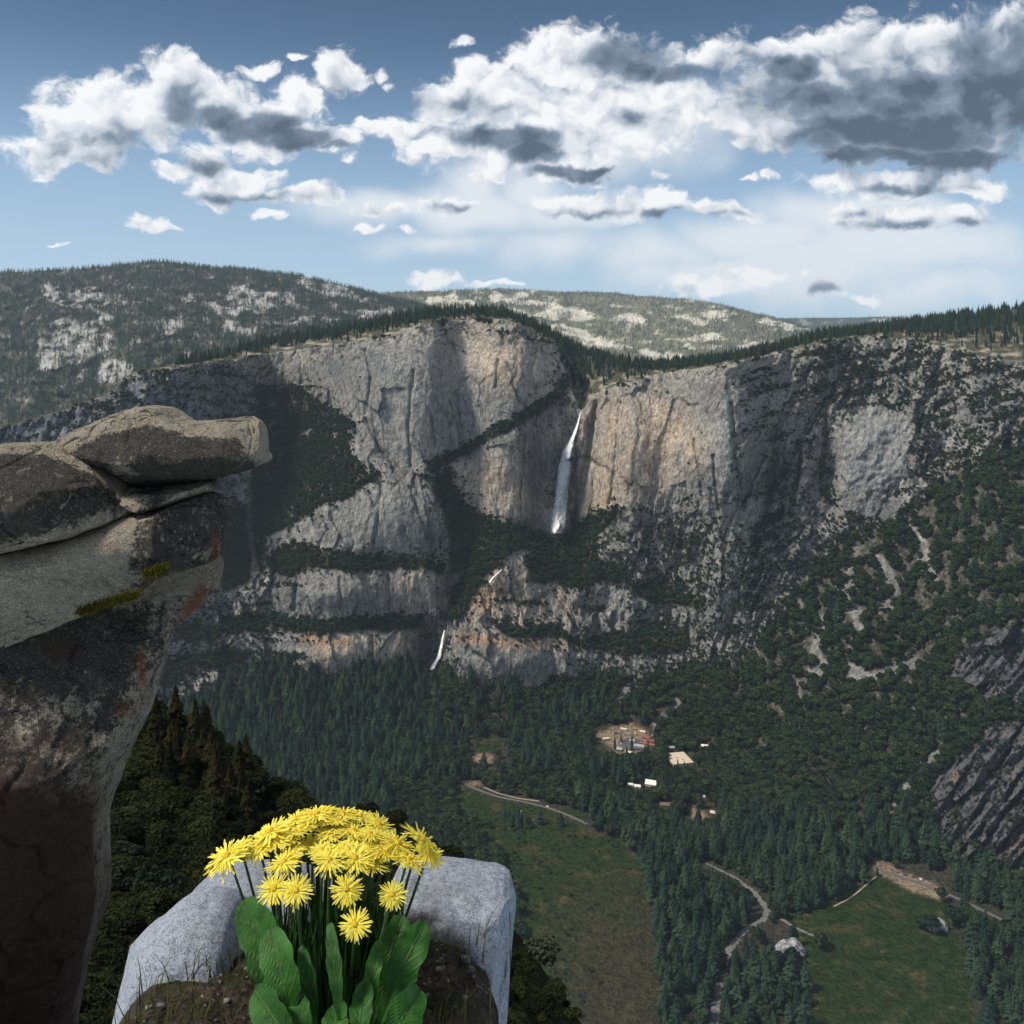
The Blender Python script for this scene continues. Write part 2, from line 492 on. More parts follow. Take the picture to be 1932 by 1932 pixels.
CLIFFBASE = [(-170, 1360), (300, 1335), (380, 1325), (440, 1290), (500, 1252), (545, 1262), (600, 1282), (650, 1290), (690, 1258), (740, 1252), (790, 1262), (850, 1280), (930, 1300), (1010, 1302),
             (1060, 1282), (1120, 1274), (1190, 1282), (1260, 1275), (1310, 1262), (1380, 1262), (1430, 1230), (1470, 1175), (1500, 1120), (1545, 1060), (1600, 1010), (1650, 1000), (1710, 985), (1750, 930),
             (1800, 890), (1860, 860), (2110, 820)]
n_main, n_plat, n_back = 560, 46, 8
rim = line(RIM, xc) + 1.6 * fbm(xc / 14.0, xc * 0 + 3.3, 3, 5)
top2 = np.minimum(line(TOP2, xc) + 1.5 * fbm(xc / 30.0, xc * 0 + 7.3, 3, 9), rim - 3)
YB = 1950.0
s = np.linspace(0, 1, n_main)
Ym = YB + (rim[None, :] - YB) * s[:, None]
Xm = np.repeat(xc[None, :], n_main, 0)
K_ = (Ym - HZ) / F

# region masks, edges roughened by noise
wx = Xm + 14 * fbm(Xm / 60, Ym / 60, 4, 21) + 5 * fbm(Xm / 9, Ym / 9, 2, 22)
wy = Ym + 12 * fbm(Xm / 60, Ym / 60, 4, 23) + 5 * fbm(Xm / 9, Ym / 9, 2, 24)
def reg(*polys):
    r = np.zeros(Xm.shape, bool)
    for q in polys:
        r |= inpoly(wx, wy, q)
    return r
below_base = wy > line(CLIFFBASE, wx)
floor_m = Ym > line(FLOORLINE, Xm)
LEDGES = [
    [(480, 735), (560, 735), (640, 775), (668, 820), (655, 850), (690, 890), (720, 900), (660, 940), (600, 960), (540, 1000), (505, 1010), (470, 990), (476, 880), (490, 800)],      # wooded slope left of the dome
    [(505, 1045), (560, 1030), (600, 1040), (680, 1052), (740, 1045), (840, 1062), (836, 1086), (760, 1072), (680, 1082), (600, 1075), (540, 1090), (495, 1075)],                    # ledge one
    [(330, 1190), (400, 1172), (470, 1165), (520, 1160), (600, 1178), (680, 1165), (740, 1160), (800, 1168), (800, 1185), (700, 1192), (600, 1198), (520, 1192), (420, 1200), (340, 1212)],  # ledge two
    [(1066, 690), (1066, 745), (1040, 770), (985, 800), (920, 835), (880, 862), (850, 880), (810, 900), (800, 880), (850, 855), (900, 830), (950, 800), (1010, 760), (1050, 735)],  # the wooded ramp
    [(820, 900), (856, 888), (850, 920), (880, 960), (930, 985), (1000, 1000), (1035, 1010), (1000, 1030), (960, 1050), (925, 1075), (880, 1090), (850, 1080), (848, 1030), (835, 960), (812, 925)],  # bowl below
    [(985, 1052), (1040, 1010), (1100, 985), (1160, 955), (1180, 965), (1130, 1010), (1130, 1060), (1190, 1075), (1190, 1100), (1100, 1112), (1010, 1100)],
    [(930, 1180), (1000, 1180), (1060, 1195), (1090, 1208), (1170, 1195), (1250, 1190), (1300, 1205), (1290, 1232), (1200, 1240), (1110, 1228), (1050, 1205), (960, 1206)],
    [(1190, 1095), (1260, 1110), (1330, 1130), (1320, 1150), (1240, 1140), (1190, 1120)],
    [(400, 950), (476, 950), (500, 1020), (480, 1100), (420, 1120), (395, 1080)],
    [(300, 1265), (330, 1240), (420, 1225), (480, 1235), (440, 1255), (360, 1280), (310, 1300)],
    [(845, 1130), (880, 1090), (920, 1075), (900, 1130), (870, 1170), (845, 1180)],
]
ledge = reg(*LEDGES)
ledge &= ~((fbm(Xm / 20, Ym / 26, 4, 28) > 0.27) & (Xm < 740) & (Ym < 1020))
FACES = [[(560, 690), (680, 670), (780, 640), (760, 760), (740, 860), (690, 870), (660, 760)], [(880, 640), (1040, 670), (1030, 740), (960, 780), (870, 720)], [(560, 1095), (820, 1095), (800, 1150), (600, 1160)], [(560, 1200), (790, 1200), (780, 1270), (600, 1275)], [(1240, 720), (1370, 720), (1390, 900), (1290, 930)], [(1095, 780), (1220, 740), (1300, 790), (1290, 900), (1180, 945), (1090, 980)], [(780, 640), (1040, 690), (1000, 750), (860, 850), (800, 880), (720, 860), (690, 700)], [(640, 920), (760, 900), (830, 1000), (800, 1050), (620, 1030)],
         [(865, 880), (990, 800), (1060, 790), (1020, 980), (930, 975)], [(870, 1215), (1080, 1225), (1080, 1285), (900, 1295)], [(1580, 780), (1720, 780), (1700, 930), (1580, 930)]]
face_free = blur(blur(reg(*FACES).astype(float), 6, 1), 6, 0)
shelf = (fbm((Xm + 0.3 * Ym) / 75, (Ym - 0.22 * Xm * np.where(Xm > 1250, -1.0, 0.3)) / 13, 4, 25) + 0.25 * fbm(Xm / 160, Ym / 160, 2, 26) - 0.5 * face_free + 0.12 * sst(Xm, 1330, 1480)) > 0.30
shelf &= ~below_base & ~ledge
SCREE = [
    [(1585, 925), (1640, 935), (1700, 945), (1715, 985), (1660, 980), (1600, 975)],
]
SCREE_LINES = [
    [(1705, 975, 8), (1740, 1030, 9), (1750, 1075, 10), (1765, 1110, 6)],
    [(1612, 1035, 6), (1604, 1080, 8), (1592, 1125, 12), (1620, 1160, 8), (1622, 1200, 8), (1606, 1225, 6)],
    [(1655, 1050, 7), (1680, 1090, 9), (1692, 1130, 9), (1660, 1150, 6)],
    [(1550, 1165, 6), (1548, 1200, 7), (1540, 1235, 8), (1545, 1260, 14), (1530, 1270, 8)],
    [(1475, 1085, 3), (1500, 1120, 4), (1515, 1160, 3), (1520, 1200, 4)],
    [(1505, 1050, 5), (1515, 1090, 4)],
    [(1610, 1265, 12), (1640, 1290, 10), (1690, 1260, 9), (1730, 1250, 9)],
    [(1278, 1325, 7), (1262, 1345, 9), (1242, 1362, 8)], [(1200, 1285, 9), (1180, 1310, 8), (1158, 1328, 5)],
    [(1770, 1420, 5), (1730, 1455, 7), (1700, 1490, 7), (1685, 1530, 5)],
    [(806, 1270, 8), (802, 1290, 10), (812, 1312, 6)], [(515, 1250, 5), (505, 1268, 5), (500, 1290, 4)],
    [(470, 880, 4), (468, 960, 6), (472, 1020, 5), (478, 1090, 8), (500, 1140, 7), (510, 1210, 6), (508, 1250, 6)],
    [(1325, 1290, 4), (1320, 1310, 4)], [(1500, 1290, 5), (1510, 1345, 5)],
]
scree = reg(*SCREE)
sl = np.full(Xm.shape, 9.0)
for q in SCREE_LINES:
    sl = np.minimum(sl, segdist(wx * 0.6 + Xm * 0.4, wy * 0.6 + Ym * 0.4, q))
scree |= (sl + 1.3 * fbm(Xm / 12, Ym / 12, 3, 41)) < 0.45
near_rock = reg([(1790, 1250), (1860, 1190), (2120, 1100), (2120, 1320), (1960, 1330), (1860, 1330), (1800, 1300)],
                [(1740, 1510), (1790, 1440), (1860, 1380), (2120, 1340), (2120, 1690), (1900, 1660), (1820, 1640), (1775, 1610), (1760, 1560)])

# slope of the ground (rise over run) -> depth along every line of sight, from the floor upwards
tan_ = np.full(Xm.shape, 3.2)
tan_ = np.where(Xm > 1450, 2.0, tan_)
tan_ = np.where(shelf, 1.0, tan_)
tan_ = np.where(ledge, 0.75, tan_)
tan_ = np.where(below_base, np.where(Xm > 1330, 0.62, 0.45), tan_)
tan_ = np.where(scree, 0.62, tan_)
tan_ = np.where(near_rock & ~floor_m, 1.3, tan_)
tan_ = np.where(floor_m, 0.004, tan_)
lt = blur(blur(np.log(tan_), 9, 1), 3, 0)
tan_ = np.exp(lt)
tan_ = np.where(Ym > line(FLOORLINE, Xm) + 25, 0.0, tan_)
kk = K_
step_log = np.log((kk[:-1] + 0.5 * (tan_[:-1] + tan_[1:])) / (kk[1:] + 0.5 * (tan_[:-1] + tan_[1:])))
logd = np.log(-FLOOR / K_[0:1]) + np.concatenate([np.zeros((1, Xm.shape[1])), np.cumsum(step_log, 0)], 0)
low = blur(blur(logd, 24, 1), 4, 0)
logd = np.where(floor_m & (Ym > line(FLOORLINE, Xm) + 40), logd, 0.25 * logd + 0.75 * blur(logd, 10, 1))

cliff = ~below_base & ~ledge & ~floor_m
cliff_s = blur(blur(cliff.astype(float), 5, 1), 5, 0)
slope_s = blur(blur((below_base & ~floor_m).astype(float), 6, 1), 6, 0)
def bump2(cx, cy_, rx, ry):
    return np.exp(-((Xm - cx) / rx) ** 2 - ((Ym - cy_) / ry) ** 2)
off = 1.35 * (0.010 * bump2(1046, 900, 55, 150) - 0.030 * bump2(1290, 850, 150, 210) - 0.034 * bump2(830, 730, 190, 150) - 0.026 * bump2(735, 985, 115, 95)
       - 0.010 * bump2(930, 890, 75, 90) + 0.030 * bump2(812, 1235, 34, 62) + 0.02 * bump2(850, 1110, 30, 60) - 0.012 * bump2(985, 1235, 110, 50)
       - 0.012 * bump2(640, 1225, 110, 50) - 0.015 * bump2(660, 1120, 120, 40) + 0.03 * bump2(560, 830, 90, 80) + 0.025 * bump2(1560, 880, 30, 90) - 0.02 * bump2(1640, 860, 60, 70) - 0.02 * bump2(1180, 860, 60, 130) + 0.022 * bump2(1450, 900, 40, 130) + 0.02 * bump2(420, 850, 70, 120) - 0.018 * bump2(250, 790, 70, 60))
def cleft(pts, depth):
    dd = segdist(Xm + 3 * fbm(Xm / 20, Ym / 20, 2, 51), Ym, pts)
    return depth * np.exp(-dd ** 2)
CLEFTS = [
    ([(1462, 850, 6), (1455, 910, 7), (1444, 970, 8), (1425, 1010, 5)], 0.018), ([(1512, 845, 4), (1503, 910, 5), (1489, 970, 5)], 0.014),
    ([(1560, 770, 4), (1555, 850, 5), (1550, 900, 4)], 0.008), ([(1530, 690, 6), (1490, 770, 7), (1440, 850, 7), (1400, 960, 6)], 0.010), ([(1590, 700, 6), (1545, 780, 6)], 0.009),
    ([(1380, 760, 4), (1385, 850, 4), (1400, 950, 4)], 0.008), ([(1345, 860, 3), (1355, 960, 3)], 0.007), ([(1310, 830, 3), (1325, 930, 3)], 0.006),
    ([(1170, 760, 3), (1160, 880, 4), (1150, 950, 3)], 0.006), ([(1125, 760, 5), (1112, 840, 6), (1096, 930, 7), (1080, 985, 6)], 0.012),
    ([(990, 800, 3), (985, 900, 3), (980, 960, 3)], 0.006), ([(1020, 800, 14), (1005, 900, 14), (1000, 980, 14)], 0.005),
    ([(690, 790, 4), (720, 850, 5), (760, 900, 6)], 0.008), ([(860, 740, 4), (866, 800, 4), (875, 850, 4)], 0.007), ([(780, 700, 3), (770, 800, 3), (775, 880, 3)], 0.005),
    ([(690, 660, 3), (700, 720, 4), (690, 780, 4)], 0.006), ([(1010, 660, 4), (1000, 700, 4), (1010, 740, 4)], 0.006), ([(940, 680, 3), (935, 730, 3)], 0.005),
    ([(720, 910, 3), (712, 990, 3), (700, 1050, 3)], 0.004), ([(775, 920, 3), (800, 990, 3), (815, 1050, 3)], 0.004),
    ([(560, 1090, 4), (555, 1150, 4)], 0.005), ([(640, 1090, 3), (645, 1150, 3)], 0.005), ([(730, 1085, 3), (735, 1150, 3)], 0.006), ([(700, 1200, 3), (705, 1270, 3)], 0.005), ([(770, 1200, 8), (780, 1265, 8)], 0.010),
    ([(1040, 1210, 3), (1050, 1280, 3)], 0.004), ([(1000, 1140, 3), (1030, 1120, 3)], 0.004),
    ([(300, 760, 6), (340, 790, 6), (330, 850, 6)], 0.01), ([(200, 790, 6), (190, 860, 6)], 0.01), ([(420, 720, 6), (430, 800, 6)], 0.01),
]
for q, a in CLEFTS:
    off = off + cleft(q, a)
# fractured granite: buttresses, slabs and blocks with flat faces and sharp edges
lean = np.interp(Xm, [-170, 400, 700, 1050, 1250, 1450, 1650, 2110], [0.25, 0.10, -0.15, 0.12, 0.10, 0.55, 0.35, 0.3])
dx_ = 22 * fbm(Xm / 90, Ym / 90, 3, 58); dy_ = 30 * fbm(Xm / 90, Ym / 90, 3, 59)
sk = Xm + lean * (Ym - 900) + dx_
rough_ = (0.35 + 0.65 * sst(fbm(Xm / 130, Ym / 130, 3, 60), -0.25, 0.3)) * (1 - 0.55 * face_free)
off = off + cliff_s * 0.011 * fbm(sk / 130, Ym / 210, 4, 61)
pe1, pv1, pt1, pdx1, pdy1 = worley(sk / 62, (Ym + dy_) / 150, 301)
pe2, pv2, pt2, pdx2, pdy2 = worley((sk + 6 * fbm(Xm / 25, Ym / 25, 2, 57)) / 21, (Ym + dy_ * .5) / 48, 302)
pe3, pv3, pt3, pdx3, pdy3 = worley((sk + 3 * fbm(Xm / 12, Ym / 12, 2, 56)) / 8.5, Ym / 17, 303)
off = off + cliff_s * (0.0062 * (pv1 - .5) + 0.022 * (pt1 - .5) * pdx1 + 0.010 * (pv1 - .5) * pdy1) * (1 - 0.5 * face_free)
sm_ = 1 - 0.78 * face_free
off = off + cliff_s * sm_ * (0.3 + 0.7 * rough_) * (0.0050 * (pv2 - .5) + 0.019 * (pt2 - .5) * pdx2 + 0.010 * (pv2 - .5) * pdy2)
off = off + cliff_s * sm_ * (0.25 + 0.75 * rough_) * (0.0022 * (pv3 - .5) + 0.0075 * (pt3 - .5) * pdx3 + 0.005 * (pv3 - .5) * pdy3)
off = off + cliff_s * (0.0016 * fbm(sk / 15, Ym / 70, 3, 62) + 0.0010 * fbm(Xm / 6, Ym / 7, 2, 64) * rough_)
rs = sst(Xm, 1380, 1480) * cliff_s
off = off + rs * (0.006 * fbm((Xm + 0.45 * Ym) / 34, (Ym - .2 * Xm) / 70, 4, 65) + 0.003 * fbm(Xm / 12, Ym / 12, 2, 66))
off = off + slope_s * (0.010 * fbm(sk / 80, Ym / 80, 3, 67) + 0.0035 * fbm(Xm / 20, Ym / 14, 2, 68))
nrs = blur(blur((near_rock & ~floor_m).astype(float), 5, 1), 5, 0)
un, vn = (Xm + 0.8 * Ym), (Ym - 0.6 * Xm)
we, wv_, wt, wdx, wdy = worley(un / 26, vn / 90, 310)
off = off + nrs * (0.010 * (wv_ - .5) + 0.030 * (wt - .5) * wdx + 0.010 * fbm(un / 14, vn / 60, 4, 143) + 0.004 * fbm(Xm / 5, Ym / 5, 2, 144))
off = off * sst(line(FLOORLINE, Xm) + 20 - Ym, 0, 60)
fade = sst(s, 1.0, 0.985)[:, None]
Dm = np.exp(logd + off)
d_rim = Dm[-1]

# rows over the rim: the wooded plateau, then down behind it
tp = np.linspace(0, 1, n_plat + 1)[1:, None]
Yp = rim[None] + (top2 - rim)[None] * (1 - (1 - tp) ** 1.5)
dep = np.interp(xc, [-170, 200, 450, 900, 1100, 1300, 1600, 1860, 2110], [40, 60, 320, 600, 900, 700, 900, 1100, 1100])
Dp = blur(d_rim[None], 12, 1) * 0.6 + d_rim[None] * 0.4
Dp = Dp * (1 - 0) + 0
Dp = d_rim[None] * (1 - sst(tp, 0, 0.25)) + Dp * sst(tp, 0, 0.25) + dep[None] * tp ** 1.1 + 6 * fbm(np.repeat(xc[None] / 22, n_plat, 0), tp * 9 + 0 * xc[None], 3, 71)
tb = np.linspace(0, 1, n_back + 1)[1:, None]
Ybk = top2[None] + 90 * tb ** 1.3 + 0 * xc[None]
Dbk = Dp[-1:] + 500 * tb
XX = np.concatenate([Xm, np.repeat(xc[None], n_plat + n_back, 0)], 0)
YY = np.concatenate([Ym, Yp, Ybk], 0)
DD = np.concatenate([Dm, Dp, Dbk], 0)
POS = P(XX, YY, DD)
NY, NX = XX.shape

def surf(X, Y):
    """ground point on the main slope seen in direction (X, Y)"""
    fx = np.clip((np.asarray(X, float) - XR0) / STEP, 0, NX - 1.001)
    i = np.floor(fx).astype(int); a = fx - i
    rimx = rim[i] * (1 - a) + rim[i + 1] * a
    fy = np.clip((np.asarray(Y, float) - YB) / (rimx - YB) * (n_main - 1), 0, n_main - 1.001)
    j = np.floor(fy).astype(int); b = fy - j
    d = (Dm[j, i] * (1 - a) + Dm[j, i + 1] * a) * (1 - b) + (Dm[j + 1, i] * (1 - a) + Dm[j + 1, i + 1] * a) * b
    return P(np.asarray(X, float), np.asarray(Y, float), d)

# ---- ground colours (pigment, with sunlight painted on the warm faces)
def mixw(A, col, w):
    return A + (np.asarray(col)[None, None] - A) * w[..., None]
C = np.zeros(Xm.shape + (3,)); C[:] = (0.285, 0.275, 0.255)
nL = fbm(Xm / 120, Ym / 120, 4, 81)
C = mixw(C, (0.33, 0.315, 0.29), sst(nL, 0.0, 0.5))
C = mixw(C, (0.17, 0.178, 0.185), sst(-nL, 0.05, 0.5))
warm = blur(blur(reg([(1090, 800), (1130, 745), (1215, 730), (1300, 760), (1330, 850), (1260, 930), (1180, 960), (1085, 985), (1090, 900)], [(850, 880), (900, 860), (985, 850), (1000, 980), (900, 960)],
                         [(880, 1150), (900, 1080), (970, 1040), (1080, 1120), (1060, 1180), (900, 1180)], [(850, 620), (980, 640), (1040, 680), (1030, 740), (900, 700)], [(560, 1195), (820, 1200), (820, 1260), (600, 1260)],
                         [(700, 1095), (830, 1080), (800, 1150)]).astype(float), 10, 1), 10, 0)
wn = sst(fbm(Xm / 45, Ym / 110, 4, 82), -0.35, 0.45)
C = mixw(C, (0.60, 0.48, 0.355), 0.92 * warm * (0.35 + 0.65 * wn))  # tan rock with sunlight painted in as a lighter, warmer colour
C = mixw(C, (0.43, 0.27, 0.14), 0.55 * warm * sst(fbm(Xm / 16, Ym / 70, 3, 83), 0.12, 0.5))
C = mixw(C, (0.42, 0.41, 0.40), 0.75 * sst(fbm(sk / 26, Ym / 60, 4, 84), 0.18, 0.6) * sst(Ym, 860, 1150))
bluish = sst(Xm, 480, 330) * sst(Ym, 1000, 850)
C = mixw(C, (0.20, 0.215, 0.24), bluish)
# water streaks down the faces
st1 = sst(fbm(sk / 5.0, Ym / 95, 3, 85), 0.05, 0.55); st2 = sst(fbm(sk / 3.2, Ym / 60, 2, 86), 0.1, 0.6)
C = C * (1 - 0.66 * st1 * cliff_s * sst(fbm(Xm / 70, Ym / 90, 2, 87), -0.35, 0.25))[..., None]
C = mixw(C, (0.50, 0.49, 0.46), 0.55 * st2 * cliff_s * sst(fbm(Xm / 60, Ym / 80, 2, 88), -0.1, 0.4))
# joints between the blocks and their own shades
C = C * (1 + 0.22 * (pv1 - .5) + (0.30 * (pv2 - .5) + 0.20 * (pv3 - .5)) * sm_)[..., None]
jm = sst(fbm(Xm / 35, Ym / 50, 3, 89), -0.25, 0.35) * cliff_s
C = C * (1 - 0.75 * sst(pe1, 0.05, 0.0) * jm)[..., None]
C = C * (1 - 0.68 * sst(pe2, 0.11, 0.0) * jm * sm_ * (0.35 + 0.65 * rough_))[..., None]
C = C * (1 - 0.45 * sst(pe3, 0.16, 0.0) * jm * sm_ * rough_)[..., None]
cr2 = fbm((Xm + Ym * .8) / 40, (Ym - Xm * .4) / 50, 3, 90)
C = C * (1 - 0.4 * np.exp(-(cr2 / 0.03) ** 2) * cliff_s)[..., None]
# dark wet rock round the falls
wet = np.clip(bump2(1010, 900, 22, 110) + bump2(1085, 900, 10, 130) + 1.1 * bump2(800, 1225, 24, 60) + 0.8 * bump2(860, 1110, 22, 50) + .8 * bump2(1000, 995, 60, 26) + 0.5 * bump2(960, 1085, 30, 12), 0, 1)
C = mixw(C, (0.085, 0.085, 0.085), wet * 0.85)
grain = fbm(Xm / 3.0, Ym / 3.0, 2, 91)
C = C * (1 + (0.26 + 0.18 * sm_) * grain * cliff_s)[..., None]
rust = blur(blur(reg([(860, 1195), (1000, 1205), (1090, 1212), (1090, 1222), (960, 1222), (865, 1210)], [(1780, 1330), (1860, 1290), (1900, 1310), (1850, 1345), (1790, 1360)], [(560, 1196), (700, 1205), (640, 1220), (560, 1214)],
                         [(880, 1150), (910, 1105), (960, 1100), (930, 1150)], [(1005, 1008), (1050, 1000), (1040, 1020), (1010, 1024)]).astype(float), 2, 1), 2, 0)
C = mixw(C, (0.40, 0.25, 0.15), rust * 0.75)
# the grey rock-fall scar on the right and its scree
scar = blur(blur(reg([(1590, 800), (1650, 770), (1720, 800), (1700, 860), (1690, 920), (1590, 930), (1580, 860)]).astype(float), 5, 1), 5, 0)
C = mixw(C, (0.30, 0.31, 0.325), scar * (0.45 + 0.3 * fbm(Xm / 10, Ym / 25, 2, 92)))
soil = np.zeros_like(C); soil[:] = (0.060, 0.058, 0.042)
soil = soil * (1 + 0.5 * fbm(Xm / 12, Ym / 6, 3, 93))[..., None]
soil = soil + np.array((0.075, 0.075, 0.074))[None, None] * (sst(Xm, 1360, 1450) * sst(1450 - Ym, 0, 80) * sst(fbm(Xm / 7, Ym / 7, 3, 141), -0.3, 0.4))[..., None]
veg = blur(blur(((below_base & (sl > 1.2)) | ledge | (shelf & (fbm(Xm / 10, Ym / 6, 2, 27) > -0.1))).astype(float), 1, 1), 1, 0)
C = mixw(C, (0.36, 0.33, 0.27), 0.6 * shelf)
C = C * (1 - veg[..., None]) + soil * veg[..., None]
scs = blur(blur(scree.astype(float), 1, 1), 1, 0)
boul = sst(fbm(Xm / 2.6, Ym / 2.2, 2, 94), -0.4, 0.5)
C = C * (1 - scs[..., None]) + (np.array((0.10, 0.10, 0.098)) + 0.15 * boul[..., None]) * scs[..., None]
nr = blur(blur((near_rock & ~floor_m).astype(float), 2, 1), 2, 0)
nrc = np.array((0.125, 0.125, 0.130))[None, None] * (1 + 0.55 * fbm((Xm + 0.8 * Ym) / 9, (Ym - .6 * Xm) / 40, 3, 95)[..., None])
nrc = nrc * (1 - 0.6 * sst(we, 0.07, 0.0) * sst(fbm(Xm / 20, Ym / 20, 2, 145), -0.3, 0.3))[..., None]
C = C * (1 - nr[..., None]) + nrc * nr[..., None]
C = mixw(C, (0.36, 0.24, 0.14), 0.7 * nr * sst(fbm(Xm / 45, Ym / 45, 4, 96), 0.3, 0.6))
# clearings on the floor
MEADOWS = [
    [(850, 1502), (880, 1492), (910, 1500), (960, 1515), (1010, 1523), (1060, 1540), (1105, 1560), (1150, 1580), (1190, 1610), (1215, 1650), (1230, 1720), (1245, 1800), (1240, 1960), (1010, 1960), (990, 1780), (975, 1700), (950, 1650), (930, 1605), (900, 1570), (870, 1545), (850, 1525)],
    [(1040, 1520), (1112, 1530), (1110, 1552), (1070, 1537)],
    [(890, 1412), (925, 1388), (955, 1402), (930, 1418), (892, 1420)],
    [(1480, 1728), (1560, 1700), (1600, 1690), (1645, 1652), (1700, 1668), (1760, 1690), (1795, 1700), (1785, 1735), (1800, 1760), (1830, 1800), (1850, 1960), (1540, 1960), (1500, 1770)],
]
meadow = reg(*MEADOWS)
ms = blur(blur(meadow.astype(float), 1, 1), 1, 0)
mc = np.zeros_like(C); mc[:] = (0.029, 0.049, 0.017)
mc = mixw(mc, (0.068, 0.068, 0.028), sst(fbm(Xm / 55, Ym / 26, 4, 97), 0.0, 0.5))
mc = mixw(mc, (0.13, 0.105, 0.06), sst(fbm(Xm / 40, Ym / 22, 4, 98), 0.22, 0.6) * 0.8)
mc = mixw(mc, (0.062, 0.050, 0.034), sst(Ym + 40 * fbm(Xm / 40, Ym / 40, 3, 142), 1600, 1800) * sst(Xm, 980, 1150) * sst(1300 - Xm, 0, 60) * 0.75)
mc = mc * (1 + 0.35 * fbm(Xm / 6, Ym / 4, 3, 99))[..., None]
C = C * (1 - ms[..., None]) + mc * ms[..., None]
DIRT = [[(885, 1428), (915, 1420), (935, 1424), (928, 1438), (890, 1440)], [(1122, 1385), (1160, 1372), (1190, 1367), (1215, 1378), (1236, 1388), (1236, 1402), (1205, 1425), (1160, 1418), (1130, 1400)],
        [(1650, 1620), (1700, 1640), (1760, 1668), (1790, 1690), (1770, 1700), (1700, 1668), (1655, 1648)], [(880, 1478), (905, 1474), (910, 1484), (885, 1486)], [(1300, 1520), (1320, 1530), (1345, 1545), (1330, 1552), (1300, 1540)],
        [(1505, 1583), (1580, 1586), (1580, 1592), (1505, 1590)], [(1505, 1290), (1525, 1285), (1520, 1300)]]
dirt = reg(*DIRT)
dsm = blur(blur(dirt.astype(float), 1, 1), 1, 0)
C = mixw(C, (0.36, 0.27, 0.19), dsm * (0.8 + 0.3 * fbm(Xm / 5, Ym / 4, 2, 100)))
rimtop = sst(s, 0.965, 0.992)[:, None] * sst(fbm(Xm / 12, Ym / 5, 3, 101), -0.25, 0.3) * np.ones_like(Xm)
C = mixw(C, (0.44, 0.40, 0.32), 0.6 * rimtop * (Xm > 230))
Cp = np.zeros((n_plat + n_back, NX, 3)); Cp[:] = (0.10, 0.098, 0.07)
xp = np.repeat(xc[None], n_plat + n_back, 0); yp = YY[n_main:]
pale = sst(fbm(xp / 25, yp / 7, 4, 102), -0.05, 0.35) * np.concatenate([1 - sst(np.repeat(tp, NX, 1), 0.1, 0.75), np.zeros((n_back, NX))], 0)
Cp = mixw(Cp, (0.42, 0.385, 0.31), pale)
C = np.concatenate([C, Cp], 0).clip(0.012, 0.75)

def region_object(name, mask, label):
    """one piece of the setting: the faces of the slope inside mask"""
    fa = grid_faces(NY, NX)[mask.ravel()]
    used, inv = np.unique(fa, return_inverse=True)
    me = mesh_np(name, POS.reshape(-1, 3)[used], inv.reshape(-1, 4), ['terrain_ground'])
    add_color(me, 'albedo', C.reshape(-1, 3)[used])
    return setp(link(name, me), label=label, kind='structure')

fm = np.concatenate([floor_m[:-1, :-1], np.zeros((n_plat + n_back, NX - 1), bool)], 0)
pm = np.zeros_like(fm); pm[n_main - 1:] = True
sm = np.concatenate([(below_base & ~floor_m)[:-1, :-1], np.zeros((n_plat + n_back, NX - 1), bool)], 0) & ~pm
cm = ~fm & ~pm & ~sm
lf = (XX + 0.3 * (YY - 780) < 1096)[:-1, :-1]
region_object('valley_floor', fm, 'flat valley floor with meadows and clearings between the woods')
region_object('talus_slope', sm, 'wooded slope of rubble at the foot of the granite walls')
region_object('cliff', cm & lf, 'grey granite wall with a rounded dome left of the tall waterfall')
region_object('cliff', cm & ~lf, 'tan and grey granite wall right of the tall waterfall')
region_object('plateau', pm, 'wooded top of the walls behind the rim')

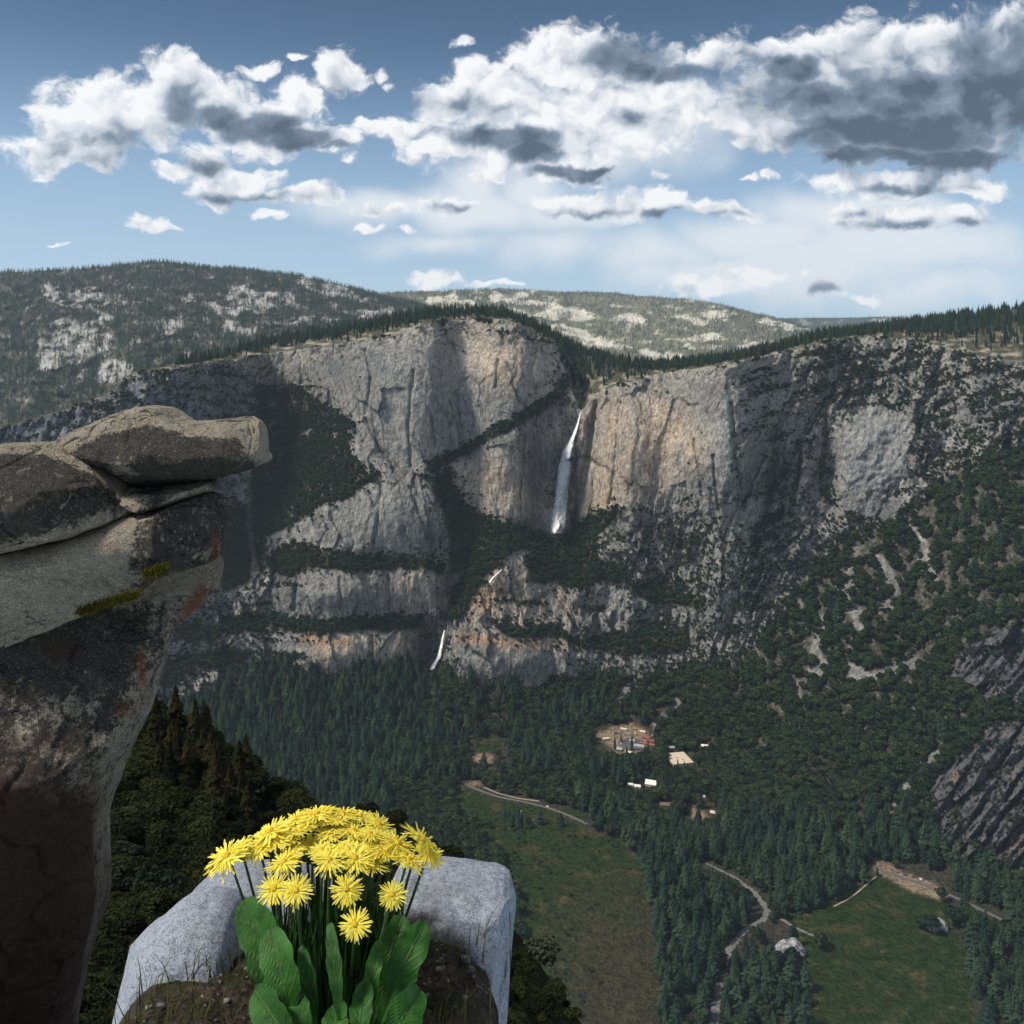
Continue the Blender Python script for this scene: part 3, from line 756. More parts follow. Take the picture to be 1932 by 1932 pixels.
# ------------------------------------------------------------------ the ranges behind
def range_grid(name, X0, X1, step, sky_pts, low_pts, d_low, d_top, rows, seed, rough, label, patches, granite, floorc, pow_=1.25, dens_floor=1.0):
    x = np.arange(X0, X1, step)
    top = line(sky_pts, x) + 1.6 * fbm(x / 40, x * 0 + seed, 3, seed)
    lo = line(low_pts, x)
    t = np.linspace(0, 1, rows)[:, None]
    Y = lo[None] + (top - lo)[None] * (1 - (1 - t) ** pow_)
    X = np.repeat(x[None], rows, 0)
    Dl = np.interp(x, [q[0] for q in d_low], [q[1] for q in d_low]); Dt = np.interp(x, [q[0] for q in d_top], [q[1] for q in d_top])
    D = Dl[None] + (Dt - Dl)[None] * t ** 1.15
    D = D * (1 + rough * (0.6 * fbm(X / 110, Y / 60, 3, seed + 1) + 0.32 * fbm(X / 36, Y / 22, 3, seed + 2, ridged=True) + 0.10 * fbm(X / 9, Y / 5, 3, seed + 3)) * (1 - 0.5 * sst(t, 0.9, 1.0)))
    ww = X + 34 * fbm(X / 50, Y / 25, 5, seed + 4); wv = Y + 15 * fbm(X / 40, Y / 20, 4, seed + 5)
    rock = np.zeros(X.shape)
    for q in patches:
        rock = np.maximum(rock, inpoly(ww, wv, q).astype(float))
    rn = fbm(X / 34, Y / 11, 5, seed + 6)
    rf = fbm(X / 6, Y / 3.2, 3, seed + 9)
    rock = np.clip(rock * sst(rn + 0.45 * rf, -0.40, 0.10) + sst(rn + 0.5 * rf, 0.18, 0.5) * 0.85, 0, 1)
    Cc = np.zeros(X.shape + (3,)); Cc[:] = floorc
    gr = np.array(granite)[None, None] * (1 + 0.35 * fbm(X / 7, Y / 4, 3, seed + 7))[..., None]
    Cc = Cc * (1 - rock[..., None]) + gr * rock[..., None]
    # back side
    tb = np.linspace(0, 1, 7)[1:, None]
    Yb = top[None] + 60 * tb ** 1.3; Db = D[-1:] + 900 * tb
    Xa = np.concatenate([X, np.repeat(x[None], 6, 0)], 0); Ya = np.concatenate([Y, Yb + 0 * x[None]], 0); Da = np.concatenate([D, Db], 0)
    Ca = np.concatenate([Cc, np.repeat(Cc[-1:], 6, 0)], 0).clip(0.015, 0.7)
    pos = P(Xa, Ya, Da)
    me = mesh_np(name, pos.reshape(-1, 3), grid_faces(*Xa.shape), ['terrain_ground'])
    add_color(me, 'albedo', Ca.reshape(-1, 3))
    setp(link(name, me), label=label, kind='structure')
    return pos[:rows], rock

L3 = range_grid('hill', -170, 930, 3.2,
    [(-170, 522), (74, 511), (170, 506), (250, 497), (290, 494), (330, 495), (380, 503), (440, 506), (520, 515), (570, 520), (620, 532), (680, 547), (720, 558), (800, 577), (930, 612)],
    [(-170, 930), (74, 830), (200, 790), (260, 740), (460, 705), (620, 690), (780, 650), (930, 660)],
    [(-170, 4500), (200, 4500), (450, 4900), (930, 5600)], [(-170, 8000), (300, 9000), (700, 9200), (930, 9200)], 110, 300, 0.07,
    'wooded hill with bare granite slabs rising on the left', [
        [(76, 640), (100, 612), (140, 599), (172, 606), (200, 632), (222, 662), (180, 682), (130, 690), (76, 705)], [(76, 540), (170, 545), (240, 570), (150, 580), (76, 575)], [(150, 575), (200, 590), (230, 610), (180, 600)],
        [(430, 540), (520, 548), (580, 575), (500, 585), (420, 570)], [(560, 515), (660, 545), (700, 565), (600, 560)], [(280, 610), (350, 600), (360, 620), (300, 630)], [(420, 605), (470, 615), (480, 640), (430, 630)],
        [(500, 605), (600, 598), (640, 600), (600, 615)], [(180, 670), (260, 690), (240, 720), (180, 720)], [(640, 590), (740, 582), (800, 590), (700, 605)], [(330, 560), (420, 575), (500, 590), (400, 595)]],
    (0.46, 0.45, 0.43), (0.11, 0.11, 0.082))
L4 = range_grid('hill', 640, 1760, 3.0,
    [(640, 570), (720, 553), (800, 550), (870, 547), (940, 545), (1000, 547), (1060, 551), (1150, 551), (1200, 558), (1300, 565), (1360, 574), (1440, 594), (1510, 614), (1560, 632), (1760, 660)],
    [(640, 660), (900, 660), (1000, 690), (1100, 740), (1250, 750), (1400, 740), (1600, 700), (1760, 690)],
    [(640, 9000), (1100, 7800), (1400, 7300), (1760, 7500)], [(640, 13500), (1000, 15500), (1300, 14500), (1760, 13000)], 90, 330, 0.05,
    'far pale granite hill with bright sunlit slabs in the centre', [
        [(810, 560), (860, 553), (900, 575), (870, 595), (800, 590)], [(920, 548), (985, 552), (1030, 580), (980, 575), (930, 562)], [(1030, 575), (1090, 580), (1100, 600), (1040, 605), (1000, 592)],
        [(1060, 595), (1110, 588), (1140, 598), (1110, 608), (1070, 606)], [(1030, 610), (1080, 618), (1160, 640), (1200, 655), (1120, 650), (1040, 630)], [(1150, 600), (1200, 590), (1230, 605), (1180, 615)],
        [(1260, 595), (1330, 585), (1400, 595), (1300, 612)], [(1420, 600), (1480, 605), (1530, 625), (1460, 620)], [(1260, 640), (1330, 628), (1370, 640), (1300, 655)], [(1390, 650), (1440, 640), (1470, 648), (1400, 660)],
        [(1210, 660), (1290, 668), (1280, 690), (1200, 680)], [(950, 580), (1000, 592), (1010, 608), (960, 600)]],
    (0.74, 0.67, 0.56), (0.20, 0.20, 0.13))  # granite and ground colours lightened and warmed to carry sunlight
L5 = range_grid('ridge', 1380, 2110, 6.0,
    [(1380, 606), (1480, 600), (1550, 600), (1610, 599), (1660, 598), (1700, 598), (1740, 605), (2110, 620)], [(1380, 680), (2110, 680)],
    [(1380, 17000), (2110, 17000)], [(1380, 21000), (2110, 21000)], 24, 360, 0.02, 'low blue ridge on the far horizon at the right', [[(1650, 600), (1720, 602), (1700, 612), (1640, 610)]], (0.45, 0.43, 0.40), (0.06, 0.07, 0.06))

# ------------------------------------------------------------------ tree models
def rot_pts(pts, a):
    c, s_ = math.cos(a), math.sin(a)
    return [(x * c - y * s_, x * s_ + y * c, z) for x, y, z in pts]

def conifer_mesh(seed, radius=0.16, layers=15, per=8, sparse=0.0):
    r = random.Random(seed)
    V, Fc = [], []
    def tri(a, b, c):
        k = len(V); V.extend((a, b, c)); Fc.append((k, k + 1, k + 2))
    base = 0.08 + 0.08 * r.random()
    lean = [(r.random() - .5) * 0.02, (r.random() - .5) * 0.02]
    for l in range(layers):
        t = l / (layers - 1)
        z = base + (0.975 - base) * t ** 0.92
        R = radius * (1 - t) ** 0.8 * (0.8 + 0.4 * r.random()) + 0.012
        if t < 0.15: R *= 0.75 + 1.6 * t
        a0 = r.random() * 6.3
        m = per if t < 0.7 else max(4, per - 3)
        for b in range(m):
            if r.random() < sparse: continue
            a = a0 + b * 6.283 / m + (r.random() - .5) * 0.5
            L_ = R * (0.65 + 0.6 * r.random())
            dz = -L_ * (0.35 + 0.35 * r.random())
            w = L_ * (0.42 + 0.2 * r.random())
            ox, oy = lean[0] * t, lean[1] * t
            q = rot_pts([(0, 0, z + 0.03), (L_ * .62, w * .62, z + dz * .5), (L_, 0, z + dz + (r.random() - .5) * .02), (L_ * .62, -w * .62, z + dz * .5), (L_ * .55, 0, z + dz * .35 + 0.028)], a)
            q = [(x + ox, y + oy, zz) for x, y, zz in q]
            tri(q[0], q[1], q[4]); tri(q[1], q[2], q[4]); tri(q[2], q[3], q[4]); tri(q[3], q[0], q[4])
    for k in range(5):
        a = k * 1.2566
        tri((0.012 * math.cos(a), 0.012 * math.sin(a), 0.93), (0.012 * math.cos(a + 1.26), 0.012 * math.sin(a + 1.26), 0.93), (lean[0], lean[1], 1.0))
    return np.array(V), np.array(Fc)

def trunk_mesh(r0=0.014, h=0.9, n=6):
    V = [(r0 * (1 + .0) * math.cos(k * 6.2832 / n), r0 * math.sin(k * 6.2832 / n), -0.03) for k in range(n)]
    V += [(r0 * .55 * math.cos(k * 6.2832 / n), r0 * .55 * math.sin(k * 6.2832 / n), h * .55) for k in range(n)]
    V += [(r0 * .15 * math.cos(k * 6.2832 / n), r0 * .15 * math.sin(k * 6.2832 / n), h) for k in range(n)]
    Fc = []
    for j in range(2):
        for k in range(n):
            a, b = j * n + k, j * n + (k + 1) % n
            Fc += [(a, b, b + n), (a, b + n, a + n)]
    return np.array(V), np.array(Fc)

def leafy_mesh(seed, lobes=11, leaves=300, flat=0.75, size=0.10, z0=0.30):
    """a broad crown: leaf clumps spread over many small lobes, unit height"""
    r = np.random.default_rng(seed)
    c = r.normal(size=(lobes, 3)); c /= np.linalg.norm(c, axis=1)[:, None]
    c *= (r.random((lobes, 1)) ** .5) * np.array([0.30, 0.30, 0.26]) ; c[:, 2] = c[:, 2] * flat + z0 + (1 - z0) * .5
    rad = 0.13 + 0.11 * r.random(lobes)
    k = r.integers(0, lobes, leaves)
    n = r.normal(size=(leaves, 3)); n[:, 2] = np.abs(n[:, 2]) * .9 - 0.25; n /= np.linalg.norm(n, axis=1)[:, None]
    p = c[k] + n * rad[k][:, None] * (0.75 + 0.35 * r.random((leaves, 1)))
    nn = n + 0.55 * r.normal(size=(leaves, 3)); nn /= np.linalg.norm(nn, axis=1)[:, None]
    u = np.cross(nn, r.normal(size=(leaves, 3))); u /= np.linalg.norm(u, axis=1)[:, None]; v = np.cross(nn, u)
    sz = size * (0.6 + 0.8 * r.random((leaves, 1)))
    V = np.stack([p + u * sz, p + v * sz * .8 + nn * sz * .2, p - u * sz, p - v * sz * .8 - nn * sz * .15], 1).reshape(-1, 3)
    V[:, 2] = np.maximum(V[:, 2], 0.02)
    b = np.arange(leaves)[:, None] * 4
    Fc = np.concatenate([b + np.array([[0, 1, 2]]), b + np.array([[0, 2, 3]])], 0)
    return V, Fc

def join(parts):
    """parts: (V, F, mat_index)"""
    V, Fc, M = [], [], []
    o = 0
    for v, f, m in parts:
        V.append(v); Fc.append(np.asarray(f) + o); M += [m] * len(f); o += len(v)
    return np.concatenate(V), np.concatenate(Fc), M

conifers = [conifer_mesh(100 + i, radius=[.15, .17, .13, .19, .16, .145, .12][i], layers=[16, 15, 17, 14, 15, 16, 18][i], per=[8, 8, 7, 8, 7, 8, 7][i], sparse=[.0, .1, .05, .12, .18, .05, .1][i]) for i in range(7)]
conifers.append(conifer_mesh(190, radius=.10, layers=12, per=6, sparse=.72))
small_conifers = [conifer_mesh(150 + i, radius=[.15, .18, .13, .16][i], layers=8, per=5) for i in range(4)]
oaks = [leafy_mesh(200 + i, lobes=[11, 9, 13, 10, 12][i], leaves=[300, 260, 320, 280, 300][i]) for i in range(5)]
shrubs = [leafy_mesh(230 + i, lobes=7, leaves=80, size=0.16, z0=0.1) for i in range(4)]
TR = trunk_mesh(); TRO = trunk_mesh(0.035, 0.6)

def proto_collection(name, shapes, leafmat, trunk):
    c = bpy.data.collections.new(name)
    for i, (v, f) in enumerate(shapes):
        parts = [(v, f, 0)] + ([(trunk[0], trunk[1], 1)] if trunk is not None else [])
        V, Fc, M = join(parts)
        o = bpy.data.objects.new(name + '_model', mesh_np(name, V, Fc, [leafmat, 'bark'], smooth=False, mat_idx=M))
        c.objects.link(o)
    return c

def scatter(name, pts, sx, sz, coll, n_kinds, label):
    """one mass of plants: geometry-node instances on a cloud of points"""
    me = bpy.data.meshes.new(name)
    me.vertices.add(len(pts)); me.vertices.foreach_set('co', np.asarray(pts, np.float32).ravel())
    def at(nm, typ, arr, key):
        a = me.attributes.new(nm, typ, 'POINT'); a.data.foreach_set(key, np.asarray(arr).ravel())
    n = len(pts)
    at('pick', 'INT', RNG.integers(0, n_kinds, n).astype(np.int32), 'value')
    rr = np.zeros((n, 3), np.float32); rr[:, 2] = RNG.random(n) * 6.2832; rr[:, :2] = RNG.normal(size=(n, 2)) * 0.03
    at('turn', 'FLOAT_VECTOR', rr, 'vector')
    sc = np.stack([sx, sx, sz], -1).astype(np.float32)
    at('size', 'FLOAT_VECTOR', sc, 'vector')
    o = link(name, me)
    ng = bpy.data.node_groups.new(name, 'GeometryNodeTree')
    ng.interface.new_socket('Geometry', in_out='INPUT', socket_type='NodeSocketGeometry')
    ng.interface.new_socket('Geometry', in_out='OUTPUT', socket_type='NodeSocketGeometry')
    N, L = ng.nodes, ng.links
    gi, go = N.new('NodeGroupInput'), N.new('NodeGroupOutput')
    inst = N.new('GeometryNodeInstanceOnPoints')
    ci = N.new('GeometryNodeCollectionInfo'); ci.inputs[0].default_value = coll
    ci.inputs['Separate Children'].default_value = True; ci.inputs['Reset Children'].default_value = True
    def na(nm, typ):
        a = N.new('GeometryNodeInputNamedAttribute'); a.data_type = typ; a.inputs[0].default_value = nm
        return a.outputs[0]
    L.new(gi.outputs[0], inst.inputs['Points']); L.new(ci.outputs[0], inst.inputs['Instance'])
    inst.inputs['Pick Instance'].default_value = True
    L.new(na('pick', 'INT'), inst.inputs['Instance Index'])
    e2r = N.new('FunctionNodeEulerToRotation')
    L.new(na('turn', 'FLOAT_VECTOR'), e2r.inputs[0]); L.new(e2r.outputs[0], inst.inputs['Rotation'])
    L.new(na('size', 'FLOAT_VECTOR'), inst.inputs['Scale'])
    L.new(inst.outputs[0], go.inputs[0])
    md = o.modifiers.new('scatter', 'NODES'); md.node_group = ng
    return setp(o, label=label, kind='stuff')

PC = proto_collection('conifer', conifers, 'conifer_needles', TR)
PCS = proto_collection('ridge_conifer', small_conifers, 'conifer_needles', None)
PO = proto_collection('oak', oaks, 'oak_leaves', TRO)
PS = proto_collection('shrub', shrubs, 'scrub_leaves', None)

# ------------------------------------------------------------------ where the woods grow
def cell_area(pos):
    a = pos[1:, :-1] - pos[:-1, :-1]; b = pos[:-1, 1:] - pos[:-1, :-1]
    return np.abs(a[..., 0] * b[..., 1] - a[..., 1] * b[..., 0])      # plan area
def cell_area3(pos):
    a = pos[1:, :-1] - pos[:-1, :-1]; b = pos[:-1, 1:] - pos[:-1, :-1]
    return np.linalg.norm(np.cross(a, b), axis=-1)

def sample(pos, weight, nmax=None):
    w = weight.ravel()
    n = RNG.poisson(w.sum())
    if nmax: n = min(n, nmax)
    idx = RNG.choice(len(w), n, p=w / w.sum())
    j, i = np.unravel_index(idx, weight.shape)
    a = RNG.random((n, 1)); b = RNG.random((n, 1))
    return ((pos[j, i] * (1 - a) + pos[j, i + 1] * a) * (1 - b) + (pos[j + 1, i] * (1 - a) + pos[j + 1, i + 1] * a) * b), j, i

roads_clear = np.full(Xm.shape, 9.0)
ROADS = [([(868, 1474, 3.5), (900, 1490, 3.5), (940, 1504, 3.5), (985, 1512, 3.2), (1030, 1523, 3.2), (1070, 1537, 3.4), (1112, 1557, 3.6)]),
         ([(1640, 1634, 4), (1690, 1652, 4.5), (1740, 1668, 4.5), (1800, 1692, 5), (1900, 1740, 5)])]
RIVER = [(1330, 1628, 3), (1385, 1655, 4), (1425, 1685, 5), (1448, 1718, 6), (1440, 1735, 6), (1400, 1760, 7), (1370, 1800, 8), (1340, 1950, 8)]
for q in ROADS:
    roads_clear = np.minimum(roads_clear, segdist(Xm, Ym, q))
riv = segdist(Xm, Ym, RIVER)
Am = cell_area3(POS)
M_ = lambda A: A[:-1, :-1]
full = lambda A: np.concatenate([M_(A), np.zeros((n_plat + n_back, NX - 1))], 0)
open_ = meadow | dirt | (roads_clear < 2.0) | (riv < 1.6)
gap = (fbm(Xm / 26, Ym / 34, 4, 140) - 0.14 * sst(Ym, 1100, 1330) > 0.07) & (Xm > 1380) & (Ym < 1420)
wood = below_base & ~gap & ~open_ & ((sl > 0.95) | (fbm(Xm / 6, Ym / 6, 2, 42) > 0.25)) & ~(near_rock & ~floor_m) & ~scree
# which sort of tree: conifers fill the left and the floor, oaks the right slope
conif = sst(fbm(Xm / 90, Ym / 60, 3, 120) + np.where(Xm < 800, 0.45, 0) + sst(Ym, 1540, 1640) * sst(Xm, 1150, 1300) * .8 + np.where((Xm > 1780) & (Ym < 1200), 0.4, 0)
            - 0.65 * sst(Xm, 1000, 1350) * sst(1560 - Ym, 0, 80) - 1.5 * sst(Ym, 1470, 1500) * sst(Xm, 700, 780) * sst(1100 - Xm, 0, 60), -0.25, 0.2)
hidden = ((Xm > 300) & (Xm < 1000) & (Ym > 1800))
wc = full(wood * conif / 190.0 * ~hidden) * Am
wo = full(wood * (1 - 0.82 * conif) / 95.0 * ~hidden) * Am
pc, jc, ic = sample(POS, wc)
po, jo, io = sample(POS, wo)
hc = 18 + 40 * RNG.random(len(pc))
ho = 12 + 14 * RNG.random(len(po)) ** 1.5
# on the cliffs: thickets on ledges, single bushes elsewhere
lw = full(ledge * (sl > 1.2) / 55.0) * Am
bn = sst(fbm(Xm / 28, Ym / 18, 4, 121), -0.05, 0.45) * (0.25 + 1.2 * sst(Xm, 1200, 1450) + 0.5 * sst(Ym, 1000, 1200))
bn = bn + 2.2 * blur(blur(ledge.astype(float), 8, 1), 5, 0) + 1.6 * sst(np.abs(Ym - line(CLIFFBASE, Xm)), 45, 0)
bn = bn + 2.5 * reg([(990, 1030), (1100, 975), (1180, 950), (1330, 980), (1440, 1040), (1420, 1130), (1300, 1120), (1190, 1080), (1100, 1060)]) * sst(fbm(Xm / 14, Ym / 10, 3, 122), -0.15, 0.3)
bn = bn + 6.0 * shelf
bn = bn + 3.0 * sst(Xm, 520, 400) * sst(fbm(Xm / 22, Ym / 14, 4, 127), -0.2, 0.3) + 2.5 * sst(Xm, 1440, 1600) * sst(fbm(Xm / 30, Ym / 20, 4, 128), -0.15, 0.3)
bn = bn + 2.5 * sst(Ym, 960, 1040) * sst(Xm, 1150, 1250) * sst(fbm(Xm / 20, Ym / 14, 4, 129), -0.2, 0.3)
bw = full((cliff & ~(scree & (sl > 2))) * np.clip(bn, 0, 7) * (1 - 0.90 * face_free) / 130.0 * (scar < .3)) * Am
pb, jb, ib = sample(POS, bw, 60000)
pl_, jl, il = sample(POS, lw, 40000)
hb = 3.5 + 9 * RNG.random(len(pb)) ** 2.2
hl = 8 + 9 * RNG.random(len(pl_))
nsb, _, _ = sample(POS, full((near_rock & ~floor_m) * sst(fbm(Xm / 26, Ym / 26, 3, 123) + 0.5 * (1 - nrs), -0.05, 0.35) / 90.0) * Am, 4000)
hns = 5 + 7 * RNG.random(len(nsb)) ** 2
# brush on the middle meadow
mbp, _, _ = sample(POS, full((meadow & (Xm < 1260) & (Ym > 1535)) * sst(fbm(Xm / 30, Ym / 20, 4, 146), -0.05, 0.4) * sst(1240 - Xm, 0, 260) / 60.0) * Am, 5000)
hmb = 1.5 + 5 * RNG.random(len(mbp)) ** 2
# the plateau and the rim
tpf = np.concatenate([np.zeros((n_main - 1, NX - 1)), np.repeat(tp, NX - 1, 1)[:n_plat], np.zeros((n_back, NX - 1))], 0)[:NY - 1]
plw = np.zeros((NY - 1, NX - 1)); plw[n_main - 1:n_main - 1 + n_plat] = 1
plw = plw * (0.06 + sst(tpf, 0.05, 0.8)) * (XX[:-1, :-1] > 330) * sst(fbm(XX[:-1, :-1] / 16, tpf * 6, 3, 125), -0.35, 0.35) / 130.0
ap = cell_area3(POS)
pp, jp, ip = sample(POS, plw * ap, 30000)
hp = 16 + 30 * RNG.random(len(pp)) ** 1.5

SHOWN = []      # places that stay open to view between the trees: the path, the roofs, the roads, the yard
for q in ROADS + [RIVER, [(1474, 1733), (1540, 1768)], [(1658, 1650), (1570, 1712)]]:
    q = np.array([v[:2] for v in q], float); t = np.linspace(0, 1, len(q)); tt = np.linspace(0, 1, 70)
    SHOWN += list(zip(np.interp(tt, t, q[:, 0]), np.interp(tt, t, q[:, 1])))
for (x0, y0, x1, y1) in [(1262, 1420, 1312, 1450), (1218, 1470, 1242, 1486), (1186, 1477, 1212, 1488), (1126, 1368, 1236, 1420), (890, 1392, 955, 1438), (1258, 1408, 1276, 1414), (1322, 1404, 1338, 1411), (1246, 1512, 1268, 1522), (1326, 1500, 1352, 1536), (880, 1476, 910, 1484), (1655, 1630, 1790, 1690), (1445, 1750, 1528, 1790), (1733, 1716, 1795, 1750), (1295, 1518, 1345, 1548)]:
    for a in np.arange(x0, x1, 4.0):
        for b in np.arange(y0, y1, 3.0):
            SHOWN.append((a, b))
SHOWN = np.array(SHOWN)
def covers(p, w, h):
    X = 966 + p[:, 0] / p[:, 1] * F; Y = HZ - p[:, 2] / p[:, 1] * F
    hw = 0.17 * w / p[:, 1] * F; hh = 0.88 * h / p[:, 1] * F
    bad = np.zeros(len(p), bool)
    for a, b in SHOWN:
        bad |= (np.abs(X - a) < hw) & (Y > b) & (Y - hh < b)
    return bad
_k = ~covers(pc, hc * 1.2, hc) | (RNG.random(len(pc)) < 0.06); pc, hc = pc[_k], hc[_k]
_k = ~covers(po, ho * 2.0, ho) | (RNG.random(len(po)) < 0.02); po, ho = po[_k], ho[_k]
SKY0 = [(150, 1345), (277, 1352), (345, 1392), (372, 1399), (417, 1430), (460, 1450), (478, 1494), (537, 1507), (640, 1520), (740, 1552), (800, 1585), (860, 1635), (920, 1695), (980, 1765), (1040, 1850), (1110, 1950), (1200, 2040), (1300, 2090), (1500, 2120)]
def px_of(p):
    return 966 + p[:, 0] / p[:, 1] * F, HZ - p[:, 2] / p[:, 1] * F
def pick_largest(p, h, n):
    """the n plants of a kind that show largest: inside the frame and not behind the near rocks"""
    X, Y = px_of(p)
    ok = (X > 330) & (X < 1930) & (Y < 1930) & (Y < line(SKY0, X) - 4) & ~((X < 520) & (Y > 1380))
    app = np.where(ok, h / p[:, 1], -1)
    idx = np.argsort(-app)[:n]
    m = np.zeros(len(p), bool); m[idx] = True
    return m
selc = pick_largest(pc, hc, 285)
selo = pick_largest(po, ho, 290)
sels = pick_largest(pb, hb, 150)
wcon = hc * (1.25 + .8 * RNG.random(len(pc)))
scatter('conifer_forest', np.concatenate([pc[~selc], pp]), np.concatenate([wcon[~selc], hp * 1.15]), np.concatenate([hc[~selc], hp]), PC, 8, 'dense dark conifer forest on the valley floor and the rims')
scatter('oak_forest', np.concatenate([po[~selo], pl_]), np.concatenate([ho[~selo] * 1.15, hl * 1.1]), np.concatenate([ho[~selo], hl * .9]), PO, 5, 'rounded broadleaf woods on the slopes and ledges')
scatter('cliff_shrubs', np.concatenate([pb[~sels], nsb]), np.concatenate([hb[~sels] * 1.25, hns * 1.3]), np.concatenate([hb[~sels], hns]), PS, 4, 'scattered dark bushes clinging to the granite')

scatter('meadow_brush', mbp, hmb * 1.7, hmb, PS, 4, 'low dark brush spotting the middle meadow')
TREE_ME = {}
def tree_parts(kind, k):
    if (kind, k) not in TREE_ME:
        shape, mat, tr = {'pine': (conifers, 'conifer_needles', TR), 'oak': (oaks, 'oak_leaves', TRO)}[kind]
        TREE_ME[kind, k] = (mesh_np('crown', *shape[k], [mat], smooth=False), mesh_np('trunk', *tr, ['bark']))
    return TREE_ME[kind, k]
def tree(kind, name, p, w, h, label, group, cat='tree'):
    k = random.randrange(7 if kind == 'pine' else 5)
    cr, tk = tree_parts(kind, k)
    o = bpy.data.objects.new(name, None); COL.objects.link(o)
    o.location = p; o.scale = (w, w, h); o.rotation_euler = (0, 0, random.random() * 6.283); o.empty_display_size = 0.1
    setp(o, label=label, cat=cat, group=group)
    link('crown', cr, o); link('trunk', tk, o)
    return o
def stand_of(X, Y):
    if X > 1640 and Y < 1660: return 'on the steep wooded slope at the right'
    if Y > 1640 and X < 1470: return 'in the dark wood inside the bend of the pale gravel path'
    if X > 1470 and Y > 1560: return 'in the thick stand between the gravel path and the right meadow'
    if X > 1120 and Y > 1540: return 'in the stand right of the middle meadow'
    if X > 1100: return 'in the mixed wood around the village clearing'
    if X > 830 and Y > 1450: return 'along the far edge of the middle meadow'
    if X < 830: return 'in the big dark wood below the lower waterfall'
    return 'in the woods left of the village clearing'
def size_word(h, lo, hi):
    return 'short' if h < lo else ('very tall' if h > hi else 'tall')
def side_of(X, Y):
    return ('front ' if Y > 1720 else 'middle ' if Y > 1560 else 'back ') + 'part'
for i in np.nonzero(selc)[0]:
    X, Y = px_of(pc[i:i + 1]); st_ = stand_of(X[0], Y[0])
    r_ = wcon[i] / hc[i]; shape = 'slender' if r_ < 1.5 else ('broad' if r_ > 1.8 else 'pointed')
    tree('pine', 'pine_tree', pc[i], wcon[i], hc[i], f'{size_word(hc[i], 38, 52)} {shape} conifer {st_}', f'{shape} conifers {st_}')
for i in np.nonzero(selo)[0]:
    X, Y = px_of(po[i:i + 1]); st_ = stand_of(X[0], Y[0])
    sz_ = 'small' if ho[i] < 19 else ('large' if ho[i] > 23 else 'mid-sized')
    tree('oak', 'oak_tree', po[i], ho[i] * 1.15, ho[i], f'{sz_} rounded broadleaf tree {st_}', 'broadleaf trees ' + st_)
shrub_me = [mesh_np('cliff_shrub', v, f, ['scrub_leaves'], smooth=False) for v, f in shrubs]
for i in np.nonzero(sels)[0]:
    X, Y = px_of(pb[i:i + 1])
    where = 'on the wall right of the tall waterfall' if X[0] > 1096 else 'on the granite wall left of the tall waterfall'
    o = link('cliff_shrub', shrub_me[i % 4]); o.location = pb[i]; o.scale = (hb[i] * 1.25, hb[i] * 1.25, hb[i]); o.rotation_euler = (0, 0, random.random() * 6.28)
    setp(o, label='larger dark bush growing from a ledge ' + where, cat='bush', group='bushes ' + where)

def ridge_wood(LG, spacing, hmin, hmax, seed, nmax):
    pos, rock = LG
    X = np.arange(rock.shape[1])[None] * 1.0; Y = np.arange(rock.shape[0])[:, None] * 1.0
    dn = (1 - 0.86 * rock) * (0.45 + 0.55 * sst(fbm(X / 14 + 0 * Y, Y / 9 + 0 * X, 3, seed), -0.3, 0.2))
    q, j, i = sample(pos, dn[:-1, :-1] / spacing ** 2 * cell_area3(pos), nmax)
    return q, hmin + (hmax - hmin) * RNG.random(len(q))
q3, h3 = ridge_wood(L3, 20, 20, 48, 400, 60000)
q4, h4 = ridge_wood(L4, 38, 22, 46, 401, 60000)
q5, h5 = ridge_wood(L5, 55, 30, 55, 402, 15000)
qs = np.concatenate([q3, q4, q5]); hs = np.concatenate([h3, h4, h5])
scatter('ridge_forest', qs, hs * 1.25, hs, PCS, 4, 'far conifer woods covering the hills behind the rim')
print('TREES', len(pc), len(po), len(pb), len(pl_), len(pp), len(qs))

# ------------------------------------------------------------------ foreground rock
def noise3(p, sc, oct=4, seed=0, ridged=False):
    x, y, z = p[..., 0] * sc, p[..., 1] * sc, p[..., 2] * sc
    return (fbm(x + .31 * y, z, oct, seed, ridged=ridged) + fbm(y - .23 * z, z + .4 * x, oct, seed + 50, ridged=ridged) + fbm(x, y + .37 * z, oct, seed + 90, ridged=ridged)) / 2.0

